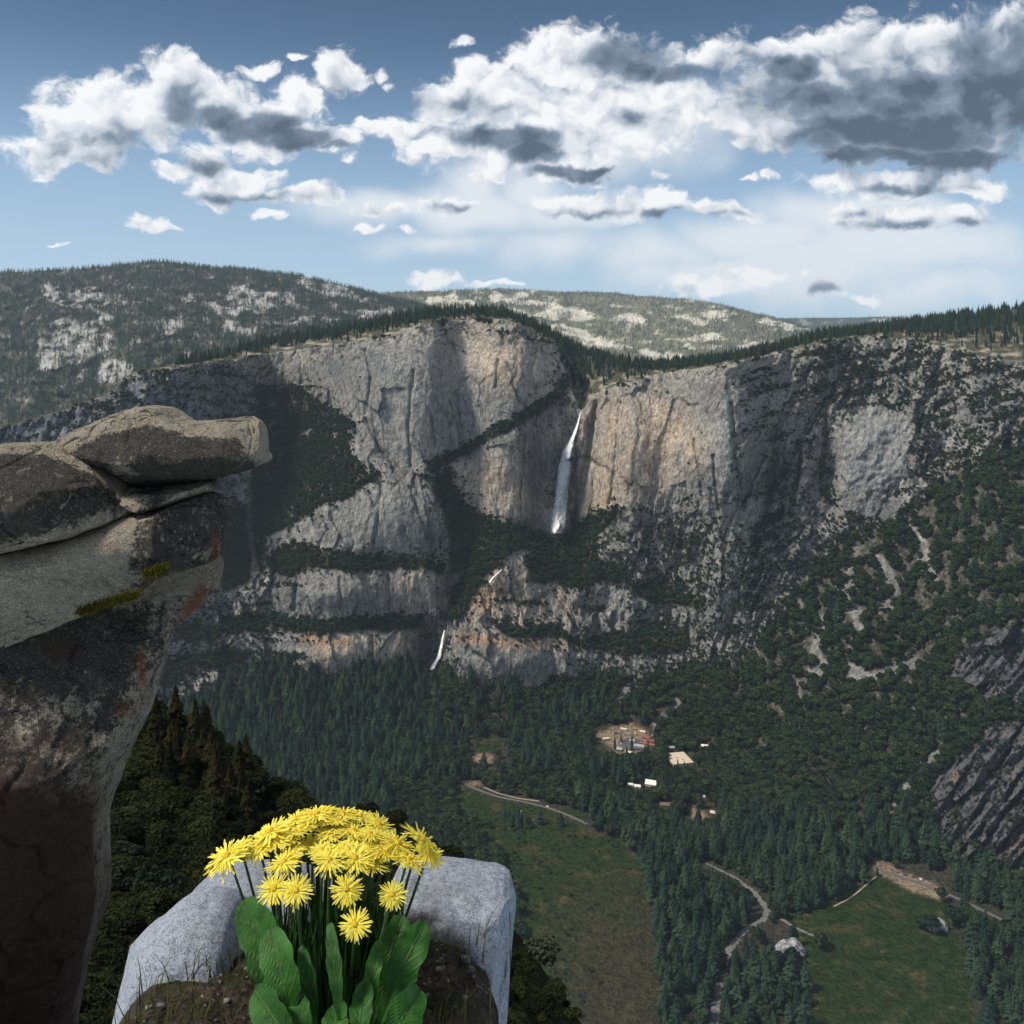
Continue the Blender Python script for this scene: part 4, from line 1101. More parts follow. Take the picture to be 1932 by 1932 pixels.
def mat_rock():
    m, nt, out = new_mat('weathered_granite')
    g = G(nt)
    pos = g.n('ShaderNodeNewGeometry').outputs['Position']
    nz = g.n('ShaderNodeSeparateXYZ'); g.L.new(g.n('ShaderNodeNewGeometry').outputs['Normal'], nz.inputs[0])
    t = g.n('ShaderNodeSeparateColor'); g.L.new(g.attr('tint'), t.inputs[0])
    lich, rust, stain_shade = t.outputs[0], t.outputs[1], t.outputs[2]
    g1 = g.noise(pos, 30.0, 3.0, 0.7)
    g2 = g.noise(pos, 1.6, 6.0, 0.6)
    c = g.mix(g.step(g1, 0.36, 0.66), (0.17, 0.145, 0.11, 1), (0.60, 0.52, 0.39, 1))
    c = g.mix(g.step(g2, 0.35, 0.65, 0.0, 0.6), c, (0.33, 0.30, 0.255, 1))
    # black lichen crust in fine scattered patches
    d1 = g.noise(pos, 2.2, 10.0, 0.74)
    d2 = g.noise(pos, 8.0, 7.0, 0.8)
    dm = g.math('ADD', g.math('MULTIPLY', d1, 0.75), g.math('MULTIPLY', d2, 0.80))
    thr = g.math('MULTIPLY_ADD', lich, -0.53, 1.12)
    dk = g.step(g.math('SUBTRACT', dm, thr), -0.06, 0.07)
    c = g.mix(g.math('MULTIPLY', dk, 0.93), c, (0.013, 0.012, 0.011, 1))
    # grey-white lichen flecks
    f1 = g.noise(pos, 17.0, 6.0, 0.85)
    fl = g.step(f1, 0.60, 0.66)
    fl2 = g.math('MULTIPLY', g.step(g.noise(pos, 36.0, 3.0, 0.8), 0.58, 0.66), 0.8)
    mott = g.step(g.noise(pos, 5.0, 8.0, 0.8), 0.38, 0.66)
    c = g.mix(g.math('MULTIPLY', mott, 0.40), c, (0.085, 0.075, 0.062, 1))
    c = g.mix(g.math('MULTIPLY', g.math('MAXIMUM', fl, fl2), g.math('MULTIPLY', lich, 0.85)), c, (0.42, 0.40, 0.35, 1))
    # rust and mustard lichen
    rn = g.step(g.math('ADD', g.noise(pos, 4.5, 9.0, 0.82), g.math('MULTIPLY', rust, 0.32)), 0.62, 0.72)
    c = g.mix(g.math('MULTIPLY', rn, g.math('MULTIPLY', rust, 0.85, clamp=True)), c, (0.20, 0.060, 0.022, 1))
    yn = g.math('MULTIPLY', g.step(g.noise(pos, 5.0, 5.0, 0.65), 0.58, 0.66), g.math('MULTIPLY', g.step(g.noise(pos, 0.9, 2.0), 0.52, 0.62), 0.55))
    c = g.mix(g.math('MULTIPLY', yn, lich), c, (0.17, 0.135, 0.035, 1))
    # painted shade over reddish-brown staining low on the rock
    sn = g.math('ADD', stain_shade, g.math('MULTIPLY', g.math('SUBTRACT', g.noise(g.vscale(pos, (1, 1, 0.3)), 1.2, 5.0, 0.6), 0.5), 0.6))
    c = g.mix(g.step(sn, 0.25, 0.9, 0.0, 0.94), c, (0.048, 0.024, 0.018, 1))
    ck = g.math('ABSOLUTE', g.math('SUBTRACT', g.noise(g.vscale(pos, (0.7, 0.7, 1.5)), 0.75, 5.0, 0.62), 0.5))
    crack = g.math('MULTIPLY', g.step(ck, 0.007, 0.0), g.step(g.noise(pos, 0.8, 2.0), 0.45, 0.55))
    c = g.mix(g.math('MULTIPLY', crack, 0.85), c, (0.012, 0.011, 0.010, 1))
    h = g.math('ADD', g.math('MULTIPLY', g1, 0.35), g.math('ADD', g2, g.math('MULTIPLY', dm, 0.5)))
    h = g.math('SUBTRACT', h, g.math('MULTIPLY', crack, 0.6))
    g.surf(out, c, 0.88, g.bump(h, 0.13, 1.0), 0.25)
mat_rock()

def mat_pale_rock():
    m, nt, out = new_mat('pale_granite')
    g = G(nt)
    pos = g.n('ShaderNodeNewGeometry').outputs['Position']
    t = g.n('ShaderNodeSeparateColor'); g.L.new(g.attr('tint'), t.inputs[0])
    a = g.noise(pos, 330.0, 4.0, 0.75); b = g.noise(pos, 90.0, 5.0, 0.7); e = g.noise(pos, 7.0, 6.0, 0.65)
    c = g.mix(g.step(a, 0.36, 0.62), (0.070, 0.080, 0.100, 1), (0.35, 0.385, 0.45, 1))
    c = g.mix(g.step(b, 0.40, 0.62, 0.0, 0.55), c, (0.40, 0.44, 0.51, 1))
    c = g.mix(g.step(e, 0.52, 0.75, 0.0, 0.5), c, (0.20, 0.19, 0.18, 1))
    e2 = g.noise(pos, 3.2, 7.0, 0.7)
    c = g.mix(g.step(e2, 0.48, 0.68, 0.0, 0.55), c, (0.13, 0.135, 0.145, 1))
    ck = g.math('ABSOLUTE', g.math('SUBTRACT', g.noise(pos, 4.5, 4.0, 0.6), 0.5))
    c = g.mix(g.math('MULTIPLY', g.step(ck, 0.006, 0.0), g.step(g.noise(pos, 2.4, 2.0), 0.52, 0.60, 0.0, 0.7)), c, (0.05, 0.05, 0.052, 1))
    dk = g.step(g.math('ADD', g.math('MULTIPLY', t.outputs[0], 0.55), g.math('ADD', g.math('MULTIPLY', e, 0.7), g.math('MULTIPLY', b, 0.35))), 0.78, 1.0)
    c = g.mix(g.math('MULTIPLY', dk, 0.9), c, (0.035, 0.030, 0.030, 1))
    rb = g.step(g.math('ADD', g.math('MULTIPLY', t.outputs[1], 0.6), e), 0.85, 1.1)
    c = g.mix(g.math('MULTIPLY', rb, 0.7), c, (0.22, 0.14, 0.10, 1))
    h = g.math('ADD', g.math('MULTIPLY', a, 0.25), g.math('ADD', g.math('MULTIPLY', b, 0.5), e))
    g.surf(out, c, 0.85, g.bump(h, 0.008, 0.8), 0.3)
mat_pale_rock()

def loft(stations, d, hy, axis='x', n=2.6, nu=220, nv=150, seed=1, rough=0.05, chip=0.03, lean=0.0, scale=1.0, pw=0.5, cuts=12, cutd=0.30):
    """a boulder: rounded sections strung along x (stations X, top, bottom) or along z (stations Y, left, right), at its own distance d with depth hy metres"""
    st = np.array(stations, float)
    px = d / F
    t = np.concatenate([[0], np.cumsum(np.hypot(np.diff(st[:, 0]), np.diff((st[:, 1] + st[:, 2]) / 2)) + 1e-6)]); t /= t[-1]
    u = 0.5 - 0.5 * np.cos(np.pi * np.linspace(0, 1, nu)); u = 0.6 * u + 0.4 * np.linspace(0, 1, nu)
    a = np.interp(u, t, st[:, 0]); lo = np.interp(u, t, st[:, 1]); hi = np.interp(u, t, st[:, 2])
    a = blur(a[None], 1, 1)[0]; lo = blur(lo[None], 2, 1)[0]; hi = blur(hi[None], 2, 1)[0]
    c = (lo + hi) / 2; h = (hi - lo) / 2
    ph = np.linspace(0, 2 * np.pi, nv, endpoint=False)
    cs, sn = np.cos(ph), np.sin(ph)
    e = 2.0 / n
    ax = np.sign(cs) * np.abs(cs) ** e; by = np.sign(sn) * np.abs(sn) ** e
    hh = np.maximum(h, 0.02)
    ends = np.minimum(1, np.minimum(u, 1 - u) / 0.10) ** pw
    dep = hy * (0.35 + 0.65 * (hh / hh.max()) ** 0.6) * np.maximum(ends, 0.04)
    A = np.repeat(a[:, None], nv, 1)
    across = c[:, None] - hh[:, None] * ax[None]
    yy = d - dep[:, None] * by[None] + lean * (c[:, None] - c.mean()) * px * 0
    if axis == 'x':
        V = np.stack([(A - 966) * px, yy, -(across - HZ) * px], -1)
    else:
        V = np.stack([(across - 966) * px, yy, -(A - HZ) * px], -1)
    # outward direction for the roughening
    ctr = V.mean(1, keepdims=True)
    nrm = V - ctr; nrm /= np.linalg.norm(nrm, axis=-1, keepdims=True) + 1e-9
    q = V / scale
    dsp = rough * noise3(q, 0.55, 4, seed) + rough * 0.5 * noise3(q, 1.7, 3, seed + 3) + chip * 0.5 * noise3(q, 5.0, 3, seed + 5)
    dsp = dsp - 1.6 * chip * np.exp(-(noise3(q, 0.7, 3, seed + 8) / 0.035) ** 2) + chip * 0.35 * noise3(q, 11.0, 2, seed + 9)
    front = np.clip(-nrm[..., 1], 0, 1)
    # flat break faces
    if cuts:
        rr = np.random.default_rng(seed + 500)
        core = V.reshape(-1, 3); mid = core.mean(0); ext = np.array([np.ptp(core[:, 0]) / 2, hy, np.ptp(core[:, 2]) / 2])
        Q = (core - mid) / ext
        for _ in range(cuts):
            nn = rr.normal(size=3) * np.array([1.0, 0.8, 0.9]); nn[1] = -abs(nn[1]) - 0.25; nn /= np.linalg.norm(nn)
            pr = Q @ nn
            hcut = pr.max() * (1 - cutd * (0.35 + 0.65 * rr.random()))
            ov = np.maximum(pr - hcut, 0)
            Q[:, 1] += -nn[1] * 0 + ov * 0.92 / max(-nn[1], 0.35)
        V = (Q * ext + mid).reshape(V.shape)
    V = V + nrm * (dsp * scale * (0.35 + 0.65 * front) * np.minimum(1, (hh * px / (0.35 * scale)))[:, None])[..., None]
    Fc = grid_faces(nu, nv, wrap=True)
    cap0 = len(V.reshape(-1, 3))
    VV = np.concatenate([V.reshape(-1, 3), V[0].mean(0)[None], V[-1].mean(0)[None]])
    k = np.arange(nv); k2 = (k + 1) % nv
    caps = np.concatenate([np.stack([np.full(nv, cap0), k2, k, k], -1), np.stack([np.full(nv, cap0 + 1), (nu - 1) * nv + k, (nu - 1) * nv + k2, (nu - 1) * nv + k2], -1)])
    tri = np.concatenate([Fc[:, [0, 1, 2]], Fc[:, [0, 2, 3]], caps[:, :3]])
    if axis == 'x':
        tri = tri[:, ::-1]
    return VV, tri

def to_px(V):
    return 966 + V[:, 0] / V[:, 1] * F, HZ - V[:, 2] / V[:, 1] * F

def rock_object(name, V, tri, mat, tint, label, cat='boulder', group=None):
    me = mesh_np(name, V, tri, [mat])
    add_color(me, 'tint', tint)
    # consistent outward normals
    import bmesh
    bm = bmesh.new(); bm.from_mesh(me); bmesh.ops.recalc_face_normals(bm, faces=bm.faces); bm.to_mesh(me); bm.free()
    return setp(link(name, me), label=label, cat=cat, group=group)

def gauss(X, Y, cx, cy_, rx, ry):
    return np.exp(-((X - cx) / rx) ** 2 - ((Y - cy_) / ry) ** 2)

OV = 'stacked blocks of the overhanging rock'
# upper slab
V, T = loft([(112, 840, 850), (123, 826, 853), (159, 806, 860), (198, 793, 886), (216, 784, 905), (236, 775, 909), (258, 769, 912), (274, 767, 914), (305, 770, 916), (326, 785, 915), (346, 797, 912), (385, 795, 905), (428, 791, 897), (464, 789, 887), (480, 798, 881), (492, 820, 876), (501, 845, 866)],
            20.0, 1.7, nu=300, nv=200, seed=11, rough=0.11, chip=0.035, n=2.9)
x_, y_ = to_px(V)
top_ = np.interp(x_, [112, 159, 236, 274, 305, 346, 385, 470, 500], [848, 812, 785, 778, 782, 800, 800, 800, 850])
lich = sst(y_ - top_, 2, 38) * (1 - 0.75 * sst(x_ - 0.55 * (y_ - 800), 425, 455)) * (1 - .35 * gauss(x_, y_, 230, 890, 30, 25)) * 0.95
rust_ = 0.25 * gauss(x_, y_, 470, 860, 40, 30)
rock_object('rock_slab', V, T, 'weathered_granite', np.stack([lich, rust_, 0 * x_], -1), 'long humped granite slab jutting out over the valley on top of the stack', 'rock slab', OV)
# left boulder
V, T = loft([(-190, 852, 1060), (0, 838, 1042), (75, 836, 1028), (105, 837, 1019), (120, 846, 1016), (134, 855, 1013), (164, 867, 1006), (187, 885, 996), (208, 906, 988), (223, 924, 981), (244, 942, 972), (256, 956, 963)],
            19.3, 1.9, nu=260, nv=180, seed=23, rough=0.10, chip=0.04, n=2.7)
x_, y_ = to_px(V)
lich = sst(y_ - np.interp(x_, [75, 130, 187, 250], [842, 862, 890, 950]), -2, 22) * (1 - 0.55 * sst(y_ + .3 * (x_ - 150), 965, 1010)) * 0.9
rock_object('boulder', V, T, 'weathered_granite', np.stack([lich, 0.1 * np.ones_like(x_), 0 * x_], -1), 'round-shouldered boulder tucked under the left end of the jutting slab', 'boulder', OV)
# wedge
V, T = loft([(215, 914, 926), (228, 911, 940), (245, 910, 966), (270, 913, 969), (295, 916, 966), (326, 915, 954), (364, 911, 939), (385, 907, 930), (398, 908, 925), (404, 913, 920)],
            20.1, 1.5, nu=200, nv=120, seed=31, rough=0.06, chip=0.03, n=2.8)
x_, y_ = to_px(V)
rock_object('rock_wedge', V, T, 'weathered_granite', np.stack([0.62 + 0.15 * np.sin(x_ / 20), 0.15 + .3 * gauss(x_, y_, 365, 925, 20, 10), 0 * x_], -1), 'thin wedge of rock pinched beneath the jutting slab', 'rock wedge', OV)
# middle block
V, T = loft([(-190, 1052, 1300), (0, 1036, 1225), (75, 1020, 1192), (121, 1010, 1174), (154, 1003, 1158), (213, 980, 1136), (259, 962, 1120), (308, 953, 1082), (351, 940, 1070), (387, 932, 1066), (402, 937, 1060), (411, 950, 1040), (416, 968, 1000)],
            19.8, 1.8, nu=280, nv=180, seed=41, rough=0.10, chip=0.045, n=3.2)
x_, y_ = to_px(V)
lich = 0.25 + 0.6 * sst(x_ + .2 * (y_ - 1000), 205, 300) - 0.1 * gauss(x_, y_, 380, 1040, 20, 20)
rust_ = 0.85 * gauss(x_, y_, 408, 1035, 12, 40) + 0.5 * gauss(x_, y_, 200, 1030, 60, 30) + 0.35 * gauss(x_, y_, 130, 1075, 30, 20) + 0.3 * gauss(x_, y_, 360, 965, 25, 15)
rock_object('rock_block', V, T, 'weathered_granite', np.stack([lich, rust_, 0 * x_], -1), 'big square-ended block across the middle of the overhang, tan left, black right', 'rock block', OV)
# undercut trunk of the rock
V, T = loft([(1060, 250, 380), (1064, 130, 388), (1072, 20, 394), (1084, -60, 398), (1102, -120, 398), (1120, -160, 391), (1136, -190, 379), (1150, -200, 372), (1164, -210, 353), (1190, -220, 322), (1210, -230, 314), (1239, -240, 307), (1281, -250, 295), (1308, -255, 287), (1347, -260, 277), (1374, -260, 263),
             (1398, -265, 250), (1440, -265, 232), (1485, -270, 214), (1527, -270, 197), (1560, -275, 187), (1596, -275, 188), (1632, -280, 190), (1674, -280, 193), (1710, -285, 191), (1740, -285, 184), (1779, -290, 170), (1850, -300, 150), (1960, -320, 130), (2200, -360, 120), (2400, -380, 100)],
            20.4, 2.3, axis='z', nu=420, nv=220, seed=57, rough=0.13, chip=0.06, n=2.3, pw=0.35)
x_, y_ = to_px(V)
xr = np.interp(y_, [1060, 1136, 1190, 1281, 1374, 1485, 1560, 1700, 1900], [395, 379, 322, 295, 263, 214, 187, 192, 150])
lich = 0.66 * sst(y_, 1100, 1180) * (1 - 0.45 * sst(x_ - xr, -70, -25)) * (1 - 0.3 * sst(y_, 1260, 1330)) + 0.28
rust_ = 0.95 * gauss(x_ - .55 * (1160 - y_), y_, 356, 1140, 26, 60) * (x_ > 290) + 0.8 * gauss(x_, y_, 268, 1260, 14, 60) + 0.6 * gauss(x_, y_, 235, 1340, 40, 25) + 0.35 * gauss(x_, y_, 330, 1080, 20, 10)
stain_shade = sst(y_ + 0.35 * (250 - x_), 1410, 1680) * (1 - 0.6 * sst(x_ - xr, -26, -4)) + 0.55 * gauss(x_, y_, 120, 1225, 70, 30) + 0.4 * gauss(x_, y_, 100, 1400, 60, 25) + 0.22 * sst(y_, 1180, 1300)  # shade painted down the lower rock with its brown staining, lighter at the edge
rock_object('undercut_rock', V, T, 'weathered_granite', np.stack([lich, rust_, stain_shade], -1), 'dark undercut rock body narrowing downwards below the stacked blocks', 'rock', OV)

# moss in the cracks
def tuft_mesh(n, spread, h, seed, base, wid=0.012, droop=0.5):
    r = np.random.default_rng(seed)
    b = base[r.integers(0, len(base), n)] + r.normal(size=(n, 3)) * spread
    ang = r.random(n) * 6.283; ln = h * (0.5 + 0.8 * r.random(n)); out = ln * droop * r.random(n)
    dx, dy = np.cos(ang), np.sin(ang)
    side = np.stack([-dy, dx, 0 * dx], -1) * wid
    mid = b + np.stack([dx * out * .35, dy * out * .35, ln * .6], -1); tip = b + np.stack([dx * out, dy * out, ln], -1)
    V = np.stack([b - side, b + side, mid + side * .7, mid - side * .7, tip], 1).reshape(-1, 3)
    k = np.arange(n)[:, None] * 5
    return V, np.concatenate([k + np.array([[0, 1, 2]]), k + np.array([[0, 2, 3]]), k + np.array([[3, 2, 4]])])
mat_foliage('moss', (0.030, 0.040, 0.008), (0.085, 0.085, 0.016))
mb = np.concatenate([P(np.linspace(150, 262, 60), np.interp(np.linspace(150, 262, 60), [150, 205, 262], [1157, 1138, 1122]), 18.15), P(np.linspace(272, 312, 25), np.interp(np.linspace(272, 312, 25), [272, 312], [1086, 1076]), 18.2)])
V, T = tuft_mesh(3200, 0.05, 0.05, 5, mb, 0.009, 1.8)
setp(link('moss', mesh_np('moss', V, T, ['moss'], smooth=False)), kind='stuff', label='olive moss growing along the crack below the middle block')

# pale boulders beside the flowers, and the ledge they lie on
V, T = loft([(330, 1725, 2140), (349, 1700, 2140), (370, 1678, 2140), (388, 1664, 2140), (415, 1649, 2140), (442, 1642, 2140), (500, 1641, 2140), (570, 1650, 2140), (640, 1690, 2140), (670, 1800, 2100)], 1.98, 0.17, cuts=3, cutd=.12, nu=200, nv=150, seed=71, rough=0.12, chip=0.03, n=2.3, scale=0.16)
x_, y_ = to_px(V)
rock_object('boulder', V, T, 'pale_granite', np.stack([0.25 * gauss(x_, y_, 370, 1690, 30, 14), 0 * x_, 0 * x_], -1), 'pale rounded boulder behind the left side of the flower clump', 'boulder')
V, T = loft([(236, 1800, 2150), (250, 1783, 2150), (262, 1772, 2150), (298, 1743, 2150), (325, 1719, 2150), (349, 1702, 2150), (385, 1694, 2150), (420, 1698, 2150), (442, 1712, 2150), (456, 1740, 2150), (468, 1790, 2150), (476, 1900, 2120)], 1.76, 0.16, cuts=3, cutd=.12, nu=200, nv=150, seed=77, rough=0.12, chip=0.03, n=2.3, scale=0.16)
x_, y_ = to_px(V)
rock_object('boulder', V, T, 'pale_granite', np.stack([0.1 + 0 * x_, 0.5 * gauss(x_, y_, 440, 1760, 30, 30), 0 * x_], -1), 'whitish sloping boulder in front, left of the broad leaf', 'boulder')
V, T = loft([(722, 1720, 2140), (735, 1680, 2140), (750, 1656, 2140), (781, 1643, 2140), (809, 1645, 2140), (855, 1650, 2140), (911, 1657, 2140), (935, 1661, 2140), (951, 1667, 1960), (962, 1676, 1800), (969, 1685, 1740), (974, 1694, 1710)], 1.85, 0.18, cuts=5, cutd=.14, nu=220, nv=160, seed=83, rough=0.12, chip=0.04, n=2.9, scale=0.16)
x_, y_ = to_px(V)
nq = noise3(V, 14.0, 4, 160)
lich = 0.85 * sst(y_ - 0.15 * (x_ - 800) + 30 * nq, 1655, 1735) * (1 - .85 * sst(x_ + 70 * nq, 800, 930)) + 0.5 * gauss(x_, y_, 950, 1740, 14, 60) + 0.3 * gauss(x_, y_, 800, 1665, 20, 10)
rock_object('boulder', V, T, 'pale_granite', np.stack([lich, 0.6 * gauss(x_, y_, 850, 1725, 60, 12), 0 * x_], -1), 'flat-topped boulder with blackened face right of the flowers', 'boulder')
def mat_soil():
    m, nt, out = new_mat('ledge_soil')
    g = G(nt)
    pos = g.n('ShaderNodeNewGeometry').outputs['Position']
    a = g.noise(pos, 60.0, 5.0, 0.75); b = g.noise(pos, 9.0, 5.0, 0.65); v = g.voro(pos, 70.0)
    c = g.mix(g.step(a, 0.35, 0.65), (0.018, 0.014, 0.010, 1), (0.075, 0.058, 0.042, 1))
    c = g.mix(g.step(b, 0.48, 0.62, 0.0, 0.7), c, (0.028, 0.036, 0.012, 1))
    c = g.mix(g.math('MULTIPLY', g.step(v, 0.26, 0.16), g.step(b, 0.5, 0.42)), c, (0.16, 0.155, 0.15, 1))
    g.surf(out, c, 0.95, g.bump(g.math('ADD', a, g.math('MULTIPLY', v, -0.6)), 0.012, 1.0), 0.15)
mat_soil()
mat_plain('ledge_stone', (0.15, 0.145, 0.14), 0.9, 0.5, 60.0)
LEDGE_Z = -1.055
def ledge_height(X, Y):
    return LEDGE_Z + 0.035 * fbm(X * 5, Y * 5, 4, 88) + 0.012 * fbm(X * 22, Y * 22, 3, 89)
def ledge_block():
    nx, ny = 150, 110
    x = np.linspace(-0.66, -0.03, nx); y = np.linspace(0.85, 1.86, ny)
    X, Y = np.meshgrid(x, y)
    X = X + 0.05 * fbm(X * 3, Y * 6, 3, 85); Y = Y + 0.03 * fbm(X * 6, Y * 3, 3, 86)
    edge = np.minimum(np.minimum(X - X.min(), X.max() - X) / 0.10, (Y.max() - Y) / 0.10).clip(0, 1)
    Z = ledge_height(X, Y) - 0.10 * (1 - edge) ** 2
    top = np.stack([X, Y, Z], -1)
    ring = np.concatenate([top[0], top[1:, -1], top[-1, -2::-1], top[-2:0:-1, 0]])
    V = [top.reshape(-1, 3)]; n0 = nx * ny
    for z in (-1.4, -2.4, -9.0):
        q = ring.copy(); q[:, 2] = z; q[:, 0] += 0.04 * fbm(q[:, 1] * 6, q[:, 0] * 6 + z, 3, 87); V.append(q)
    idx = np.arange(n0).reshape(ny, nx)
    rid = np.concatenate([idx[0], idx[1:, -1], idx[-1, -2::-1], idx[-2:0:-1, 0]])
    Fc = [grid_faces(ny, nx)]
    m = len(rid); prev = rid
    for l in range(3):
        cur = n0 + l * m + np.arange(m)
        Fc.append(np.stack([prev, cur, np.roll(cur, -1), np.roll(prev, -1)], -1)); prev = cur
    VV = np.concatenate(V); FF = np.concatenate(Fc)
    o = rock_object('rock_ledge', VV, FF, 'ledge_soil', np.zeros((len(VV), 3)), 'narrow ledge of dark soil under the flowers and pale boulders', None)
    o['kind'] = 'structure'
    r = np.random.default_rng(77)
    n = 260
    px_, py_ = -0.60 + 0.54 * r.random(n), 1.15 + 0.6 * r.random(n)
    Vs, Fs = [], []
    for k in range(n):
        R = 0.0025 + 0.0075 * r.random() ** 3
        q = r.normal(size=(8, 3)); q /= np.linalg.norm(q, axis=1)[:, None]
        cube = np.array([(x, y, z) for z in (-1, 1) for y in (-1, 1) for x in (-1, 1)], float) * 0.6 + 0.35 * q
        Vs.append(cube * R * np.array((1.2, 1.0, .7)) + (px_[k], py_[k], float(ledge_height(px_[k:k + 1], py_[k:k + 1])[0]) + R * .2))
        Fs.append(np.array([(0, 2, 3, 1), (4, 5, 7, 6), (0, 1, 5, 4), (2, 6, 7, 3), (0, 4, 6, 2), (1, 3, 7, 5)]) + 8 * k)
    me = mesh_np('gravel', np.concatenate(Vs), np.concatenate(Fs), ['ledge_stone'], smooth=True)
    setp(link('gravel', me), kind='stuff', label='small stones scattered on the soil of the flower ledge')
    gx_, gy_ = -0.60 + 0.55 * r.random(260), 1.2 + 0.6 * r.random(260)
    base = np.stack([gx_, gy_, ledge_height(gx_, gy_)], -1)
    V, T = tuft_mesh(900, 0.012, 0.045, 8, base, 0.0012, 1.1)
    mat_foliage('ledge_grass', (0.030, 0.050, 0.012), (0.12, 0.115, 0.045))
    setp(link('grass', mesh_np('grass', V, T, ['ledge_grass'], smooth=False)), kind='stuff', label='short grass sprouting from the soil of the flower ledge')
ledge_block()

# ------------------------------------------------------------------ the flowers
def mat_petal():
    m, nt, out = new_mat('petal_yellow')
    g = G(nt)
    oi = g.attr('shade', 'Fac')
    c = g.mix(oi, (0.90, 0.73, 0.07, 1), (0.97, 0.90, 0.20, 1))
    d = g.n('ShaderNodeBsdfDiffuse'); g.L.new(c, d.inputs[0])
    t = g.n('ShaderNodeBsdfTranslucent'); g.L.new(c, t.inputs[0])
    mx = g.n('ShaderNodeMixShader'); mx.inputs[0].default_value = 0.3
    g.L.new(d.outputs[0], mx.inputs[1]); g.L.new(t.outputs[0], mx.inputs[2]); g.L.new(mx.outputs[0], out.inputs[0])
mat_petal()
def mat_green(name, a, b, rough=0.45, trans=0.2, scale=30.0):
    m, nt, out = new_mat(name)
    g = G(nt)
    co = g.n('ShaderNodeTexCoord').outputs['Object']
    n = g.noise(co, scale, 4.0, 0.6)
    c = g.mix(g.step(n, 0.3, 0.7), a + (1,), b + (1,))
    p = g.n('ShaderNodeBsdfPrincipled'); g.L.new(c, p.inputs['Base Color']); p.inputs['Roughness'].default_value = rough
    p.inputs['Specular IOR Level'].default_value = 0.3
    t = g.n('ShaderNodeBsdfTranslucent'); g.L.new(c, t.inputs[0])
    mx = g.n('ShaderNodeMixShader'); mx.inputs[0].default_value = trans
    g.L.new(p.outputs[0], mx.inputs[1]); g.L.new(t.outputs[0], mx.inputs[2]); g.L.new(mx.outputs[0], out.inputs[0])
def mat_leaf():
    m, nt, out = new_mat('leaf_veined')
    g = G(nt)
    v = g.attr('vein', 'Fac')
    co = g.n('ShaderNodeTexCoord').outputs['Object']
    n = g.noise(co, 26.0, 5.0, 0.65)
    c = g.mix(g.step(n, 0.3, 0.7), (0.012, 0.060, 0.007, 1), (0.040, 0.145, 0.018, 1))
    c = g.mix(g.math('MULTIPLY', v, 0.7), c, (0.060, 0.125, 0.030, 1))
    c = g.mix(g.step(g.noise(co, 60.0, 2.0), 0.68, 0.74, 0.0, 0.6), c, (0.10, 0.075, 0.03, 1))
    p = g.n('ShaderNodeBsdfPrincipled'); g.L.new(c, p.inputs['Base Color']); p.inputs['Roughness'].default_value = 0.55; p.inputs['Specular IOR Level'].default_value = 0.25
    g.L.new(g.bump(g.math('ADD', n, g.math('MULTIPLY', v, 0.6)), 0.004, 0.8), p.inputs['Normal'])
    t = g.n('ShaderNodeBsdfTranslucent'); g.L.new(c, t.inputs[0])
    mx = g.n('ShaderNodeMixShader'); mx.inputs[0].default_value = 0.18
    g.L.new(p.outputs[0], mx.inputs[1]); g.L.new(t.outputs[0], mx.inputs[2]); g.L.new(mx.outputs[0], out.inputs[0])
mat_leaf()
mat_green('leaf_green', (0.010, 0.042, 0.006), (0.024, 0.082, 0.011), 0.6, 0.18)
mat_green('stem_green', (0.035, 0.075, 0.018), (0.060, 0.110, 0.030), 0.5, 0.05)
mat_plain('flower_disc', (0.62, 0.40, 0.03), 0.8, 0.35, 400.0)

def frame(n):
    n = Vector(n).normalized()
    u = n.cross(Vector((0, 0, 1)) if abs(n.z) < 0.95 else Vector((1, 0, 0))).normalized()
    return np.array(u), np.array(n.cross(u)), np.array(n)

def petals_mesh(R, rng):
    """ray florets of one head, in its own frame (facing +z)"""
    V, Fc, S = [], [], []
    for ring, (n, r0, ln, lift) in enumerate([(34, 0.10, 1.10, -0.03), (30, 0.09, 0.92, 0.02), (22, 0.06, 0.60, 0.07)]):
        a0 = rng.random() * 6.28
        for i in range(n):
            a = a0 + (i + 0.35 * rng.normal()) * 6.2832 / n
            L_ = R * ln * (0.82 + 0.28 * rng.random()); w = R * 0.047 * (0.7 + 0.6 * rng.random())
            lf = R * (lift + 0.035 * rng.normal()); cur = R * (-0.02 + 0.10 * rng.normal())
            ca, sa = math.cos(a), math.sin(a)
            sh = np.clip(0.55 + 0.3 * rng.normal() - 0.1 * ring, 0, 1)
            pts = [(R * r0, -w * .35, 0.02 * R), (R * r0, w * .35, 0.02 * R), (L_ * .55, w, lf), (L_ * .55, -w, lf), (L_ * .88, w * .9, lf + cur), (L_ * .88, -w * .9, lf + cur), (L_, w * .22, lf + cur * 1.1), (L_ * .97, -w * .35, lf + cur * 1.1), (L_ * .55, 0, lf + w * .35)]
            k = len(V)
            for x, y, z in pts:
                V.append((x * ca - y * sa, x * sa + y * ca, z)); S.append(sh)
            Fc += [(k, k + 1, k + 8), (k + 1, k + 2, k + 8), (k, k + 8, k + 3), (k + 8, k + 2, k + 4), (k + 3, k + 8, k + 5), (k + 8, k + 4, k + 5), (k + 5, k + 4, k + 6), (k + 5, k + 6, k + 7)]
    return np.array(V), np.array(Fc), np.array(S)

